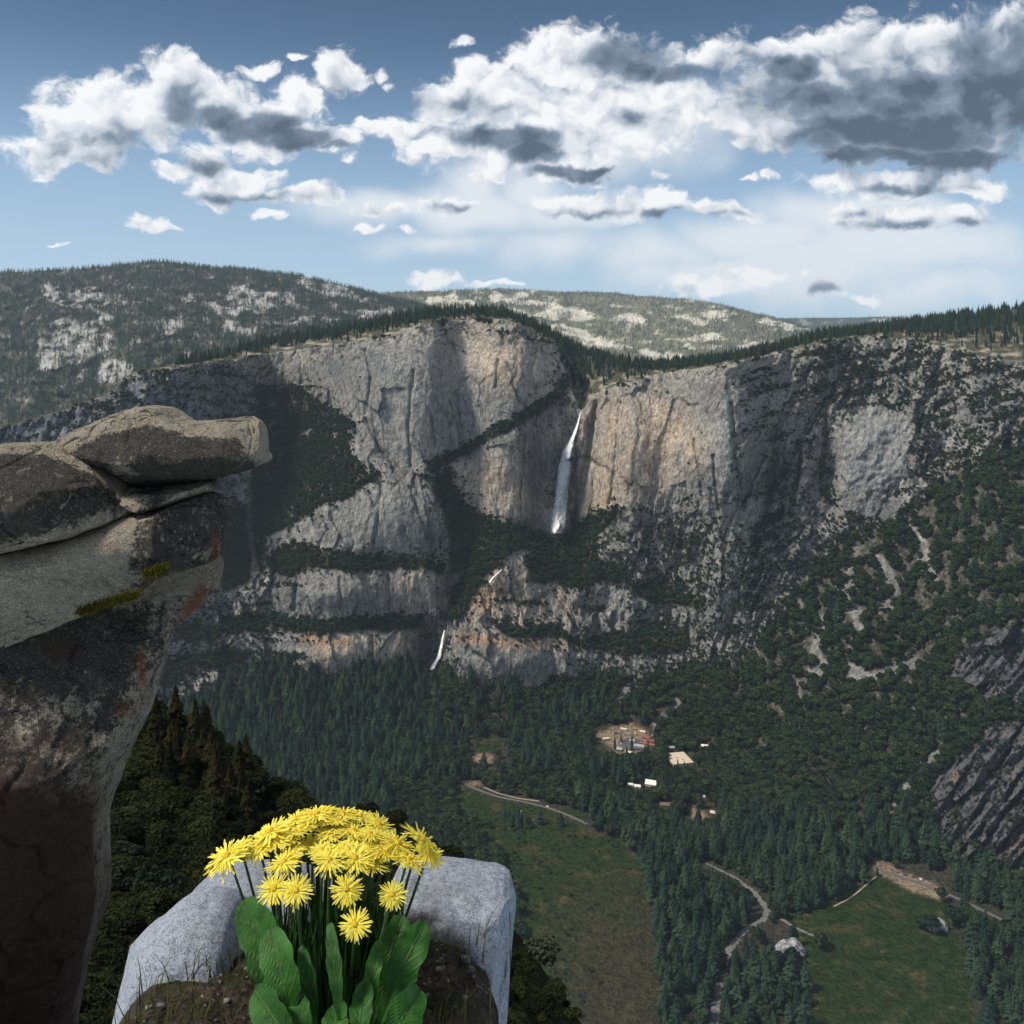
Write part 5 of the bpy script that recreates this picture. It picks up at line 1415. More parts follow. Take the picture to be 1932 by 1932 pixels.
def disc_mesh(R, rng):
    """centre florets over a green cup"""
    V, Fc, M = [], [], []
    n = 12
    prof = [(0.0, 0.17), (0.10, 0.16), (0.17, 0.10), (0.20, 0.02), (0.17, -0.14), (0.07, -0.26), (0.03, -0.34)]
    V.append((0, 0, prof[0][1] * R))
    for r, z in prof[1:]:
        for k in range(n):
            a = k * 6.2832 / n; q = 1 + 0.08 * rng.normal()
            V.append((r * R * q * math.cos(a), r * R * q * math.sin(a), z * R))
    for k in range(n):
        Fc.append((0, 1 + k, 1 + (k + 1) % n)); M.append(0)
    for l in range(len(prof) - 2):
        for k in range(n):
            a = 1 + l * n + k; b = 1 + l * n + (k + 1) % n
            Fc += [(a, a + n, b), (b, a + n, b + n)]; M += [0 if l < 2 else 1] * 2
    for i in range(26):                      # little styles standing up
        a = i * 2.4; r = 0.16 * math.sqrt(i / 26) * R; k = len(V); w = 0.012 * R; h = R * (0.05 + 0.06 * rng.random())
        c, s_ = math.cos(a), math.sin(a)
        V += [(r * c - w, r * s_, .1 * R), (r * c + w, r * s_, .1 * R), (r * c * 1.35, r * s_ * 1.35, .1 * R + h)]; Fc.append((k, k + 1, k + 2)); M.append(0)
    return np.array(V), np.array(Fc), M

def tube(pts, r0, r1, n=6):
    pts = [Vector(p) for p in pts]
    V, Fc = [], []
    for i, p in enumerate(pts):
        d = (pts[min(i + 1, len(pts) - 1)] - pts[max(i - 1, 0)]).normalized()
        u = d.cross(Vector((0, 1, 0.2))).normalized(); v = d.cross(u)
        r = r0 + (r1 - r0) * i / (len(pts) - 1)
        for k in range(n):
            a = k * 6.2832 / n
            V.append(p + u * r * math.cos(a) + v * r * math.sin(a))
    for i in range(len(pts) - 1):
        for k in range(n):
            a = i * n + k; b = i * n + (k + 1) % n
            Fc += [(a, b, b + n), (a, b + n, a + n)]
    return np.array(V), np.array(Fc)

plant = bpy.data.objects.new('flowering_plant', None); COL.objects.link(plant)
plant.location = (-0.29, 1.52, -1.075); plant.empty_display_size = 0.1
setp(plant, label='dense clump of yellow daisy flowers on green stems between pale boulders', cat='plant')
PO_ = np.array(plant.location)
def part(name, V, Fc, mats, parent=plant, smooth=True, mi=None, origin=None):
    o = link(name, mesh_np(name, np.asarray(V) - (PO_ if origin is None else origin), Fc, mats, smooth=smooth, mat_idx=mi), parent)
    return o
HEADS = [(820, 245, 100, 44, -6), (1060, 255, 100, 42, 2), (700, 335, 105, 48, -14), (955, 425, 105, 60, -2), (1110, 415, 105, 56, 4), (1350, 445, 110, 50, 12), (530, 335, 108, 48, -24), (1400, 325, 108, 44, 20), (1000, 120, 90, 36, 0), (230, 470, 150, 72, -28), (470, 400, 128, 66, -24), (560, 285, 130, 52, -24), (750, 285, 115, 55, -8), (915, 148, 118, 42, -5), (755, 190, 108, 38, -18), (1110, 150, 108, 42, 4), (1245, 165, 100, 42, 10), (1385, 228, 118, 52, 30),
         (920, 212, 100, 36, 0), (610, 355, 112, 50, -18), (880, 372, 112, 62, -2), (1010, 300, 120, 52, 0), (1190, 275, 135, 55, 5), (1270, 345, 140, 52, 10), (1715, 345, 150, 40, 33), (1530, 372, 130, 50, 24), (1440, 425, 130, 52, 14), (1610, 495, 140, 66, 24), (1765, 455, 95, 62, 32),
         (1010, 500, 124, 96, 0), (1205, 485, 115, 84, 0), (1340, 535, 108, 52, 10), (665, 515, 124, 66, -10), (590, 722, 112, 98, 0), (760, 732, 110, 100, 0), (1140, 722, 125, 120, 0), (1490, 762, 102, 98, 20), (1208, 990, 106, 100, -15), (735, 430, 86, 44, -6), (1080, 196, 90, 30, 0), (330, 405, 105, 48, -24), (1000, 188, 95, 36, 0), (650, 245, 100, 42, -20), (1320, 300, 100, 42, 14)]
rngf = np.random.default_rng(5)
nsh = 6
for i, (hx, hy_, hw, hh_, tilt) in enumerate(HEADS):
    X = 370.9 + hx * .248; Y = 1499.2 + hy_ * .248
    r = min(hh_ / hw, 0.98)
    hw = hw * 1.12 * (1 + 0.10 * rngf.normal()); row = (hy_ - 150) / 600.0                       # upper heads stand further back
    d = 1.66 - 0.20 * min(row, 1.2) + 0.012 * rngf.normal()
    R = hw * .248 * d / F
    tl = math.radians(tilt)
    c = P(np.array(X), np.array(Y), np.array(d))
    vw = c / np.linalg.norm(c)
    up = np.array((math.sin(tl), 0, math.cos(tl))); up = up - vw * (up @ vw); up /= np.linalg.norm(up)
    n = -vw * r + up * math.sqrt(1 - r * r)
    n = n + 0.06 * rngf.normal(size=3); n /= np.linalg.norm(n)
    u, v, nn = frame(n)
    Rm = np.stack([u, v, nn], 1)
    V, Fc, M = disc_mesh(R, rngf)
    h = part('flower_head', V @ Rm.T, Fc, ['flower_disc', 'stem_green'], mi=M, origin=np.zeros(3), smooth=True)
    h.location = c - PO_
    V, Fc, S = petals_mesh(R, rngf)
    me = mesh_np('petals', V @ Rm.T, Fc, ['petal_yellow'], smooth=False)
    a = me.attributes.new('shade', 'FLOAT', 'POINT'); a.data.foreach_set('value', S.astype(np.float32))
    link('petals', me, h)
    foot = PO_ + np.array((np.clip((c[0] - PO_[0]) * 0.40, -.12, .12), 0.05 * rngf.normal(), 0))
    tip = c - nn * R * .33
    mid = foot * .45 + tip * .55 - nn * 0.02; mid[0] = foot[0] * .5 + tip[0] * .5
    ts = np.linspace(0, 1, 9)[:, None]
    pts = (1 - ts) ** 2 * foot + 2 * ts * (1 - ts) * mid + ts ** 2 * tip
    V, Fc = tube(pts, 0.0032, 0.0022)
    part('stem', V, Fc, ['stem_green'])

def leaf(spine, width, name='leaf', fold=0.25, wav=0.0, seed=0):
    """broad leaf: spine points, half width along it, folded on the midrib"""
    sp = np.array(spine, float); r = np.random.default_rng(seed)
    n = 40
    t = np.linspace(0, 1, n)
    tt = np.linspace(0, 1, len(sp))
    c = np.stack([np.interp(t, tt, sp[:, k]) for k in range(3)], -1); c = blur(c, 1, 0); 
    tg = np.gradient(c, axis=0); tg /= np.linalg.norm(tg, axis=1)[:, None]
    side = np.cross(tg, np.array((0, -1, 0.25))); side /= np.linalg.norm(side, axis=1)[:, None]
    nrm = np.cross(side, tg)
    w = width * (0.12 + 0.88 * sst(t, 0.15, 0.62)) * np.sqrt(np.clip(1 - ((t - .66) / .345).clip(0, 1) ** 2.2, 0, 1)) * (1 + 0.05 * np.sin(t * 23 + seed))
    m = 17
    V = []; vein = []
    for i in range(n):
        for k in range(m):
            s_ = (k / (m - 1) - .5) * 2
            ph = (t[i] - 0.22 * abs(s_)) * 7.5; vv = max(math.exp(-(s_ / 0.07) ** 2), 0.75 * math.exp(-(((ph + .5) % 1 - .5) / 0.07) ** 2) * (abs(s_) > .05)); vein.append(vv)
            V.append(c[i] + side[i] * w[i] * (s_ + (.05 * math.sin(t[i] * 41 + seed) * (abs(s_) > .95) * np.sign(s_))) + nrm[i] * (abs(s_) * w[i] * fold + 0.10 * w[i] * math.sin(t[i] * 15 + 2 * s_ + seed) * abs(s_) - 0.04 * w[i] * vv))
    Fc = grid_faces(n, m)
    o = part(name, np.array(V), np.concatenate([Fc[:, :3], Fc[:, [0, 2, 3]]]), ['leaf_veined'])
    a = o.data.attributes.new('vein', 'FLOAT', 'POINT'); a.data.foreach_set('value', np.array(vein, np.float32))
    return o
def pp_(X, Y, d):
    return P(np.array(float(X)), np.array(float(Y)), np.array(float(d)))
for k, (x0, y0, x1, y1, w, dd_) in enumerate([(570, 1980, 458, 1694, .038, 1.44), (560, 1990, 508, 1748, .030, 1.37), (580, 1980, 496, 1722, .024, 1.50), (600, 1990, 568, 1782, .014, 1.38), (645, 1990, 622, 1738, .012, 1.36),
                                             (690, 1990, 762, 1724, .028, 1.47), (700, 1990, 804, 1738, .028, 1.44), (680, 1990, 716, 1772, .014, 1.40), (560, 2010, 478, 1868, .030, 1.33), (720, 2010, 795, 1865, .028, 1.36), (620, 2020, 640, 1890, .020, 1.34), (590, 2010, 548, 1850, .018, 1.35), (670, 2010, 690, 1850, .018, 1.35)]):
    q = np.linspace(0, 1, 5)
    lf_ = [pp_(x0 + (x1 - x0) * t ** 1.3, y0 + (y1 - y0) * t, dd_ + .05 * t * t - .02 * math.sin(3 * t)) for t in q]
    leaf(lf_, w * .86, seed=k + 1)
bb = np.stack([np.clip(RNG.normal(size=500) * 0.05, -.09, .1) - 0.285, 1.54 + RNG.normal(size=500) * 0.03, -1.075 + 0.025 * RNG.normal(size=500)], -1)
V, T = tuft_mesh(1500, 0.008, 0.17, 6, bb, 0.0036, 0.22)
o = part('narrow_leaves', V, T, ['leaf_green'], smooth=False); o['kind'] = 'stuff'

# ------------------------------------------------------------------ waterfalls
def mat_water():
    m, nt, out = new_mat('falling_water')
    g = G(nt)
    fl = g.attr('flow', 'Vector')
    sp = g.n('ShaderNodeSeparateXYZ'); g.L.new(fl, sp.inputs[0])
    u, v, dens = sp.outputs
    w = g.n('ShaderNodeCombineXYZ'); g.put(w.inputs[0], g.math('MULTIPLY', u, 7.0)); g.put(w.inputs[1], g.math('MULTIPLY', v, 6.0))
    n = g.noise(w.outputs[0], 1.0, 6.0, 0.7)
    w2 = g.n('ShaderNodeCombineXYZ'); g.put(w2.inputs[0], g.math('MULTIPLY', u, 3.0)); g.put(w2.inputs[1], g.math('MULTIPLY', v, 14.0))
    n2 = g.noise(w2.outputs[0], 1.0, 4.0, 0.6)
    al = g.step(g.math('ADD', g.math('ADD', dens, g.math('MULTIPLY_ADD', n, 1.9, -0.80)), g.math('MULTIPLY_ADD', n2, 0.7, -0.30)), 0.42, 0.95)
    # spray scatters the light that falls on it from above whichever way the sheet hangs
    nv_ = g.n('ShaderNodeCombineXYZ')
    for i_, q_ in enumerate((-0.35, -0.35, 0.87)): nv_.inputs[i_].default_value = q_
    d = g.n('ShaderNodeBsdfDiffuse'); d.inputs[0].default_value = (0.95, 0.96, 0.97, 1); g.L.new(nv_.outputs[0], d.inputs['Normal'])
    tl = g.n('ShaderNodeBsdfTranslucent'); tl.inputs[0].default_value = (0.95, 0.96, 0.97, 1)
    md = g.n('ShaderNodeMixShader'); md.inputs[0].default_value = 0.12; g.L.new(d.outputs[0], md.inputs[1]); g.L.new(tl.outputs[0], md.inputs[2])
    t = g.n('ShaderNodeBsdfTransparent')
    mx = g.n('ShaderNodeMixShader'); g.L.new(al, mx.inputs[0]); g.L.new(t.outputs[0], mx.inputs[1]); g.L.new(md.outputs[0], mx.inputs[2])
    g.L.new(mx.outputs[0], out.inputs[0])
mat_water()
def waterfall(left, right, label, strands, nu=36, nv=150, lift=40.0, seed=1):
    """free-falling curtain in front of the rock: two crossing sheets of spray"""
    tl = np.linspace(0, 1, nv)
    lx = np.interp(tl, np.linspace(0, 1, len(left)), [q[0] for q in left]); ly = np.interp(tl, np.linspace(0, 1, len(left)), [q[1] for q in left])
    rx = np.interp(tl, np.linspace(0, 1, len(right)), [q[0] for q in right])
    lx = lx + 1.2 * fbm(tl * 9, tl * 0, 3, seed); rx = rx + 1.2 * fbm(tl * 9, tl * 0 + 5, 3, seed)
    Vs, Fs, FL = [], [], []
    for layer in range(3):
        u = np.linspace(0, 1, nu)
        X = lx[:, None] + (rx - lx)[:, None] * u[None]; Y = np.repeat(ly[:, None], nu, 1)
        p = surf(X, Y)
        d = p[..., 1]; d = np.minimum(d, blur(blur(d, 8, 1), 8, 0))
        d = d - lift * (0.4 + 0.6 * np.sin(np.pi * u)[None]) - 3.0 * layer - 2.5 * fbm(X / 5, Y / 12, 2, seed + layer)
        pos = P(X, Y, d)
        dens = np.zeros_like(X)
        for (c0, c1, wd, amt, t0, t1) in strands:
            c = c0 + (c1 - c0) * tl[:, None]
            dens = np.maximum(dens, amt * np.exp(-((u[None] - c) / wd) ** 2) * sst(tl, t0 - .04, t0 + .04)[:, None] * (1 - sst(tl, t1 - .08, t1 + .08))[:, None])
        dens = 1.25 * dens * sst(np.minimum(u, 1 - u), 0.0, 0.34)[None] * (1 - 0.2 * layer)
        FL.append(np.stack([np.repeat((u[None] + layer * 3.7), nv, 0) * np.maximum((rx - lx)[:, None] / 20, .3), np.repeat(tl[:, None], nu, 1) * (ly[-1] - ly[0]) / 60 + layer * 5.1, dens], -1).reshape(-1, 3))
        Fs.append(grid_faces(nv, nu) + layer * nu * nv); Vs.append(pos.reshape(-1, 3))
    me = mesh_np('waterfall', np.concatenate(Vs), np.concatenate(Fs), ['falling_water'])
    a = me.attributes.new('flow', 'FLOAT_VECTOR', 'POINT'); a.data.foreach_set('vector', np.concatenate(FL).astype(np.float32).ravel())
    setp(link('waterfall', me), label=label, cat='waterfall')
waterfall([(1094, 777), (1086, 803), (1074, 828), (1058, 850), (1049, 880), (1046, 910), (1043, 940), (1038, 972), (1033, 1006)], [(1099, 777), (1095, 803), (1091, 828), (1088, 850), (1083, 880), (1078, 910), (1076, 940), (1073, 972), (1070, 1006)],
          'tall white waterfall dropping down the recess in the granite wall', [(.5, .5, .95, .72, 0.12, 1.0), (.5, .5, .6, 1.1, 0, .70), (.18, .14, .16, .85, .3, 1.0), (.85, .78, .14, .9, .3, 1.0), (.5, .45, .4, .55, .5, .98)], seed=3)
waterfall([(837, 1189), (832, 1205), (828, 1222), (822, 1240), (811, 1256), (808, 1264)], [(841, 1189), (839, 1205), (836, 1222), (834, 1240), (826, 1256), (820, 1264)],
          'short white lower waterfall ending at the edge of the woods', [(.5, .5, .5, 1.1, 0, 1.0)], nu=16, nv=60, lift=16, seed=5)
waterfall([(944, 1075), (936, 1082), (927, 1090), (920, 1099)], [(949, 1076), (942, 1084), (935, 1092), (929, 1100)],
          'small white cascade in the gorge between the two waterfalls', [(.5, .5, .5, 1.1, 0, 1.0)], nu=12, nv=40, lift=10, seed=7)

def mist():
    m, nt, out = new_mat('mist')
    v = nt.nodes.new('ShaderNodeVolumePrincipled'); v.inputs['Color'].default_value = (0.95, 0.97, 1, 1); v.inputs['Density'].default_value = 0.006
    nt.links.new(v.outputs[0], out.inputs['Volume'])
    import bmesh
    bm = bmesh.new(); bmesh.ops.create_icosphere(bm, subdivisions=4, radius=1.0)
    me = bpy.data.meshes.new('mist'); 
    for vt in bm.verts:
        q = np.array(vt.co)[None]; k = 1 + 0.35 * float(noise3(q, 1.3, 3, 150)[0]); vt.co = vt.co * k
    bm.to_mesh(me); bm.free(); me.materials.append(m)
    o = link('mist', me); p = surf(np.array([1046.0]), np.array([985.0]))[0]
    o.location = p + (0, -30, 0); o.scale = (48, 30, 52)
    setp(o, kind='stuff', label='thin white mist drifting at the foot of the tall waterfall')
mist()

# ------------------------------------------------------------------ roads and paths on the valley floor
mat_plain('asphalt', (0.095, 0.095, 0.10), 0.9, 0.2, 0.3)
mat_plain('pale_gravel', (0.15, 0.148, 0.145), 0.95, 0.45, 0.25)
mat_plain('earth_path', (0.30, 0.25, 0.19), 0.95, 0.3, 0.2)
mat_plain('road_paint', (0.62, 0.50, 0.12), 0.8, 0.1, 1.0)
def strip(name, pts, widths, mat, label, lift=0.35, ragged=0.0, side=0.0, n=None):
    pts = np.array([q[:2] for q in pts], float)
    t = np.linspace(0, 1, len(pts)); n = n or 12 * len(pts); tt = np.linspace(0, 1, n)
    X = blur(np.interp(tt, t, pts[:, 0])[None], 3, 1)[0]; Y = blur(np.interp(tt, t, pts[:, 1])[None], 3, 1)[0]
    w = np.interp(tt, np.linspace(0, 1, len(widths)), widths)
    c = surf(X, Y)
    tg = np.gradient(c[:, :2], axis=0); tg /= np.linalg.norm(tg, axis=1)[:, None] + 1e-9
    nr_ = np.stack([-tg[:, 1], tg[:, 0]], -1)
    V = []
    for k, q in enumerate((-.5, -.17, .17, .5)):
        off_ = (w * q + side + (ragged * w * fbm(tt * n / 5, tt * 0 + k * 3.1, 3, 7) if abs(q) > .4 else 0))[:, None] * nr_
        V.append(np.stack([c[:, 0] + off_[:, 0], c[:, 1] + off_[:, 1], c[:, 2] + lift], -1))
    V = np.stack(V, 1)
    return setp(link(name, mesh_np(name, V.reshape(-1, 3), grid_faces(n, 4), [mat])), label=label, kind='structure')
strip('road', ROADS[0], [8, 8, 9], 'asphalt', 'grey road along the far side of the middle meadow')
strip('road', ROADS[1], [9, 9], 'asphalt', 'grey road with parked cars beside the right meadow')
strip('road_line', ROADS[0], [0.35], 'road_paint', 'yellow centre line of the road by the middle meadow', lift=0.42)
strip('road_line', ROADS[1], [0.35], 'road_paint', 'yellow centre line of the road by the right meadow', lift=0.42)
strip('path', RIVER, [4, 7, 9, 10, 9, 10, 12, 14], 'pale_gravel', 'pale curving gravel path at the bottom right', ragged=0.5, n=220)
strip('path', [(1474, 1733), (1490, 1745), (1512, 1756), (1540, 1768)], [7, 6, 5], 'pale_gravel', 'short pale path in front of the right meadow', ragged=0.4, n=80)
strip('path', [(1658, 1650), (1640, 1664), (1618, 1684), (1598, 1698), (1570, 1712)], [3, 3], 'earth_path', 'thin earth path along the left edge of the right meadow')
strip('path', [(905, 1487), (935, 1500), (975, 1510), (1020, 1516)], [5, 5], 'earth_path', 'brown earth verge beside the far road', side=9)
strip('path', [(985, 1528), (980, 1537), (978, 1547)], [3, 3], 'earth_path', 'faint trail across the middle meadow')
YARD = [(1165, 1400), (1185, 1392), (1212, 1396), (1225, 1408), (1205, 1416), (1180, 1414)]
def yard():
    n = 24
    c = np.mean(YARD, 0); P2 = []
    q = np.array(YARD + YARD[:1], float); t = np.linspace(0, 1, len(q)); tt = np.linspace(0, 1, n, endpoint=False)
    X = np.interp(tt, t, q[:, 0]); Y = np.interp(tt, t, q[:, 1])
    V = [surf(X * k + c[0] * (1 - k), Y * k + c[1] * (1 - k)) + (0, 0, 0.35) for k in (1.0, .66, .33, .02)]
    Fc = []
    for l in range(3):
        for k in range(n):
            Fc.append((l * n + k, l * n + (k + 1) % n, (l + 1) * n + (k + 1) % n, (l + 1) * n + k))
    setp(link('pavement', mesh_np('pavement', np.concatenate(V), Fc, ['asphalt'])), label='grey paved yard in the village clearing', kind='structure')
yard()

# ------------------------------------------------------------------ buildings and vehicles
for nm, c in (('roof_red', (0.26, 0.085, 0.065)), ('roof_tan', (0.62, 0.52, 0.38)), ('roof_white', (0.78, 0.77, 0.74)), ('roof_grey', (0.34, 0.35, 0.37)), ('roof_brown', (0.16, 0.12, 0.10)), ('wall_brown', (0.20, 0.14, 0.10)), ('wall_cream', (0.52, 0.46, 0.36)),
              ('paint_white', (0.80, 0.80, 0.80)), ('paint_red', (0.38, 0.05, 0.04)), ('paint_dark', (0.03, 0.035, 0.045)), ('paint_silver', (0.45, 0.46, 0.48)), ('paint_yellow', (0.65, 0.45, 0.08)), ('tyre', (0.02, 0.02, 0.02)), ('window_dark', (0.02, 0.025, 0.03)), ('stacked_timber', (0.30, 0.23, 0.15))):
    mat_plain(nm, c, 0.6, 0.12, 0.4)
def box(x0, x1, y0, y1, z0, z1):
    V = [(x, y, z) for z in (z0, z1) for y in (y0, y1) for x in (x0, x1)]
    return np.array(V, float), np.array([(0, 2, 3, 1), (4, 5, 7, 6), (0, 1, 5, 4), (2, 6, 7, 3), (0, 4, 6, 2), (1, 3, 7, 5)])
def building(X, Y, w, l, h, rot, roof, wall, label, flat=False, cat='building', group=None, name='cabin'):
    p = surf(np.array([float(X)]), np.array([float(Y)]))[0]
    o = bpy.data.objects.new(name, None); COL.objects.link(o)
    o.location = p; o.rotation_euler = (0, 0, rot); setp(o, label=label, cat=cat, group=group)
    V, Fc = box(-w / 2, w / 2, -l / 2, l / 2, -2, h)
    if not flat:
        k = len(V); r = h + 0.30 * l
        V = np.concatenate([V, [(-w / 2, 0, r), (w / 2, 0, r)]])
        Fc = np.concatenate([Fc, [(4, 6, k, k), (5, k + 1, 7, 7)]])
    me = bpy.data.meshes.new('wall'); me.from_pydata(V.tolist(), [], [tuple(dict.fromkeys(f)) for f in Fc.tolist()]); me.materials.append(MAT[wall]); link('wall', me, o)
    if flat:
        V1, F1 = box(-w / 2 - .3, w / 2 + .3, -l / 2 - .3, l / 2 + .3, h + .01, h + .5)
        nr_ = max(3, int(w / 8)); Vs, Fs = [V1], [F1]
        for k in range(nr_):
            x = -w / 2 + (k + .5) * w / nr_
            v, f = box(x - .25, x + .25, -l / 2, l / 2, h + .51, h + .9); Fs.append(f + 8 * len(Vs)); Vs.append(v)
        link('roof', mesh_np('roof', np.concatenate(Vs), np.concatenate(Fs), [roof], smooth=False), o)
        for k in range(2):
            v, f = box(-w * .1 + k * w * .2 - 1.5, -w * .1 + k * w * .2 + 1.5, -1 - k * l * .2, 1.5 - k * l * .2, h + .9, h + 2.6); link('roof_vent', mesh_np('roof_vent', v, f, ['roof_grey'], smooth=False), o)
    else:
        e = 0.8; r = h + 0.30 * l; z = h - 0.30 * e * 1.0
        V1 = np.array([(-w / 2 - e, -l / 2 - e, z), (w / 2 + e, -l / 2 - e, z), (w / 2 + e, 0, r + .15), (-w / 2 - e, 0, r + .15), (-w / 2 - e, l / 2 + e, z), (w / 2 + e, l / 2 + e, z)])
        V1 = np.concatenate([V1, V1 + (0, 0, .35)])
        F1 = [(0, 1, 2, 3), (3, 2, 5, 4), (6, 9, 8, 7), (9, 10, 11, 8), (0, 6, 7, 1), (4, 5, 11, 10), (0, 3, 9, 6), (3, 4, 10, 9), (1, 7, 8, 2), (2, 8, 11, 5)]
        link('roof', mesh_np('roof', V1, F1, [roof], smooth=False), o)
    for k in range(3):
        x = -w * .3 + k * w * .3
        v, f = box(x - 1, x + 1, -l / 2 - .12, -l / 2 - .02, 1.0, 2.6); link('window', mesh_np('window', v, f, ['window_dark'], smooth=False), o)
    return o
building(1280, 1436, 50, 62, 7, 0.22, 'roof_tan', 'wall_cream', 'large building with a broad flat tan roof right of the village clearing', flat=True, name='hall')
building(1301, 1441, 14, 20, 5, 0.22, 'roof_white', 'wall_cream', 'white-roofed annex at the right side of the tan-roofed hall', flat=True, name='annex')
building(1229, 1481, 24, 20, 5, -0.35, 'roof_white', 'wall_cream', 'white-roofed house among trees below the tan-roofed hall', name='house')
building(1203, 1486, 14, 9, 4, -0.3, 'roof_white', 'wall_cream', 'middle of three white roofs among the trees, left of the biggest', name='house')
building(1190, 1483, 10, 8, 4, -0.2, 'roof_white', 'wall_cream', 'smallest white roof half hidden in the trees', name='house')
RB = 'red roofed cabins in the village clearing'
for X, Y, w, l, lb in [(1219, 1394, 20, 8, 'red-roofed cabin at the top of the row of red cabins'), (1227, 1400, 20, 8, 'red-roofed cabin second in the row of red cabins'), (1215, 1405, 18, 8, 'red-roofed cabin beside the grey-white shed'), (1229, 1408, 17, 8, 'red-roofed cabin lowest in the row of red cabins')]:
    building(X, Y, w, l, 4, -0.45, 'roof_red', 'wall_brown', lb, group=RB)
building(1206, 1410, 24, 11, 4, -0.3, 'roof_grey', 'wall_cream', 'grey-white shed roof in front of the red cabins', name='shed')
building(1169, 1416, 13, 10, 4, -0.4, 'roof_grey', 'wall_brown', 'grey-roofed shed at the lower left of the paved yard', name='shed')
building(1184, 1389, 24, 7, 4, -0.45, 'roof_brown', 'wall_cream', 'long brown barn on the sandy ground of the clearing', name='barn')
for X, Y, w, l, r_, rf, lb in [(1143, 1396, 14, 8, .2, 'roof_tan', 'tan-roofed cabin at the left end of the sandy clearing'), (1160, 1385, 13, 7, .5, 'roof_brown', 'small brown cabin on the sand left of the long barn'), (1177, 1378, 15, 7, -.4, 'roof_tan', 'tan-roofed shed above the long brown barn'),
                            (1193, 1400, 13, 8, -.4, 'roof_grey', 'small grey shed in the middle of the paved yard'), (1213, 1383, 14, 7, -.5, 'roof_tan', 'tan-roofed cabin above the row of red cabins'), (1186, 1423, 16, 9, -.3, 'roof_white', 'pale-roofed house below the paved yard'), (1205, 1422, 15, 8, -.3, 'roof_brown', 'brown-roofed house below the grey-white shed')]:
    building(X, Y, w, l, 4, r_, rf, 'wall_cream', lb)
building(1267, 1413, 14, 9, 4, 0.1, 'roof_grey', 'wall_brown', 'grey roof just above the tan-roofed hall', name='house')
building(1330, 1410, 16, 9, 4, -0.3, 'roof_white', 'wall_brown', 'pale roof alone in the trees upper right of the tan-roofed hall', name='house')
building(1257, 1521, 26, 12, 4, -0.15, 'roof_brown', 'wall_brown', 'brown roof sunk among the conifers right of the middle meadow', name='house')
building(1338, 1508, 24, 8, 4, -0.5, 'roof_grey', 'wall_brown', 'long grey roof above the row of parked red cars', name='house')
building(1347, 1536, 14, 10, 4, -0.3, 'roof_tan', 'wall_brown', 'tan roof right below the row of parked red cars', name='house')
building(1196, 1376, 10, 5, 2, 0.2, 'stacked_timber', 'stacked_timber', 'low timber stack at the top of the sandy clearing', cat='timber stack', name='timber_stack')

CAR_ME = {}
def car_mesh(paint, van=False):
    key = (paint, van)
    if key in CAR_ME: return CAR_ME[key]
    L_, W, H = (5.6, 2.1, 2.3) if van else (4.6, 1.85, 1.45)
    prof = [(-L_ / 2, .35), (-L_ / 2, .85), (-L_ * .30, .95 if not van else 1.0), (-L_ * .16 if not van else -L_ * .36, H), (L_ * .30 if not van else L_ * .47, H), (L_ * .46 if not van else L_ * .49, .95), (L_ / 2, .85), (L_ / 2, .35)]
    n = len(prof)
    V = [(x, -W / 2 * (.86 if z > 1.1 else 1), z) for x, z in prof] + [(x, W / 2 * (.86 if z > 1.1 else 1), z) for x, z in prof]
    Fc = [tuple(range(n - 1, -1, -1)), tuple(range(n, 2 * n))] + [(k, (k + 1) % n, (k + 1) % n + n, k + n) for k in range(n)]
    M = [0, 0] + [1 if k in (2, 4) else 0 for k in range(n)]
    for y in (-1, 1):                                           # side windows
        k = len(V); yy = y * (W / 2 * .94 + .02)
        V += [(-L_ * .22, yy, 1.0), (L_ * .36, yy, 1.0), (L_ * .26, y * (W / 2 * .87 + .02), H - .12), (-L_ * .13, y * (W / 2 * .87 + .02), H - .12)]; Fc.append((k, k + 1, k + 2, k + 3)); M.append(1)
        for x in (-L_ * .31, L_ * .31):                         # wheels
            k = len(V); m = 8
            for yo in (y * W / 2 - y * .2, y * W / 2 + y * .03):
                V += [(x + .34 * math.cos(a * 6.2832 / m), yo, .34 + .34 * math.sin(a * 6.2832 / m)) for a in range(m)]
            Fc += [tuple(k + m + a for a in range(m))] + [(k + a, k + (a + 1) % m, k + m + (a + 1) % m, k + m + a) for a in range(m)]; M += [2] * (m + 1)
    me = bpy.data.meshes.new('car'); me.from_pydata(V, [], Fc)
    for q in (paint, 'window_dark', 'tyre'): me.materials.append(MAT[q])
    me.polygons.foreach_set('material_index', M); me.update()
    CAR_ME[key] = me
    return me
def vehicle(X, Y, rot, paint, label, van=False, group=None):
    p = surf(np.array([float(X)]), np.array([float(Y)]))[0]
    o = link('parked_van' if van else 'parked_car', car_mesh(paint, van)); o.location = p + (0, 0, 0.38); o.rotation_euler = (0, 0, rot)
    setp(o, label=label, cat='van' if van else 'car', group=group)
a1 = -0.9
vehicle(1337, 1516, .3, 'paint_red', 'red car parked in the row below the long grey roof', group='red cars below the grey roof')
for X, Y in ((1332, 1514), (1328, 1512), (1341, 1519)):
    vehicle(X, Y, .3, 'paint_red', 'red car parked in the row below the long grey roof', group='red cars below the grey roof')
vehicle(1033, 1523, -0.6, 'paint_white', 'white van driving on the road by the middle meadow', van=True)
vehicle(1015, 1518, -0.6, 'paint_dark', 'dark car on the road behind the white van')
vehicle(1104, 1552, -0.6, 'paint_dark', 'dark car at the near end of the middle meadow road')
vehicle(963, 1401, .5, 'paint_white', 'white van parked at the corner of the small bright green clearing', van=True)
RC = 'cars parked along the road beside the right meadow'
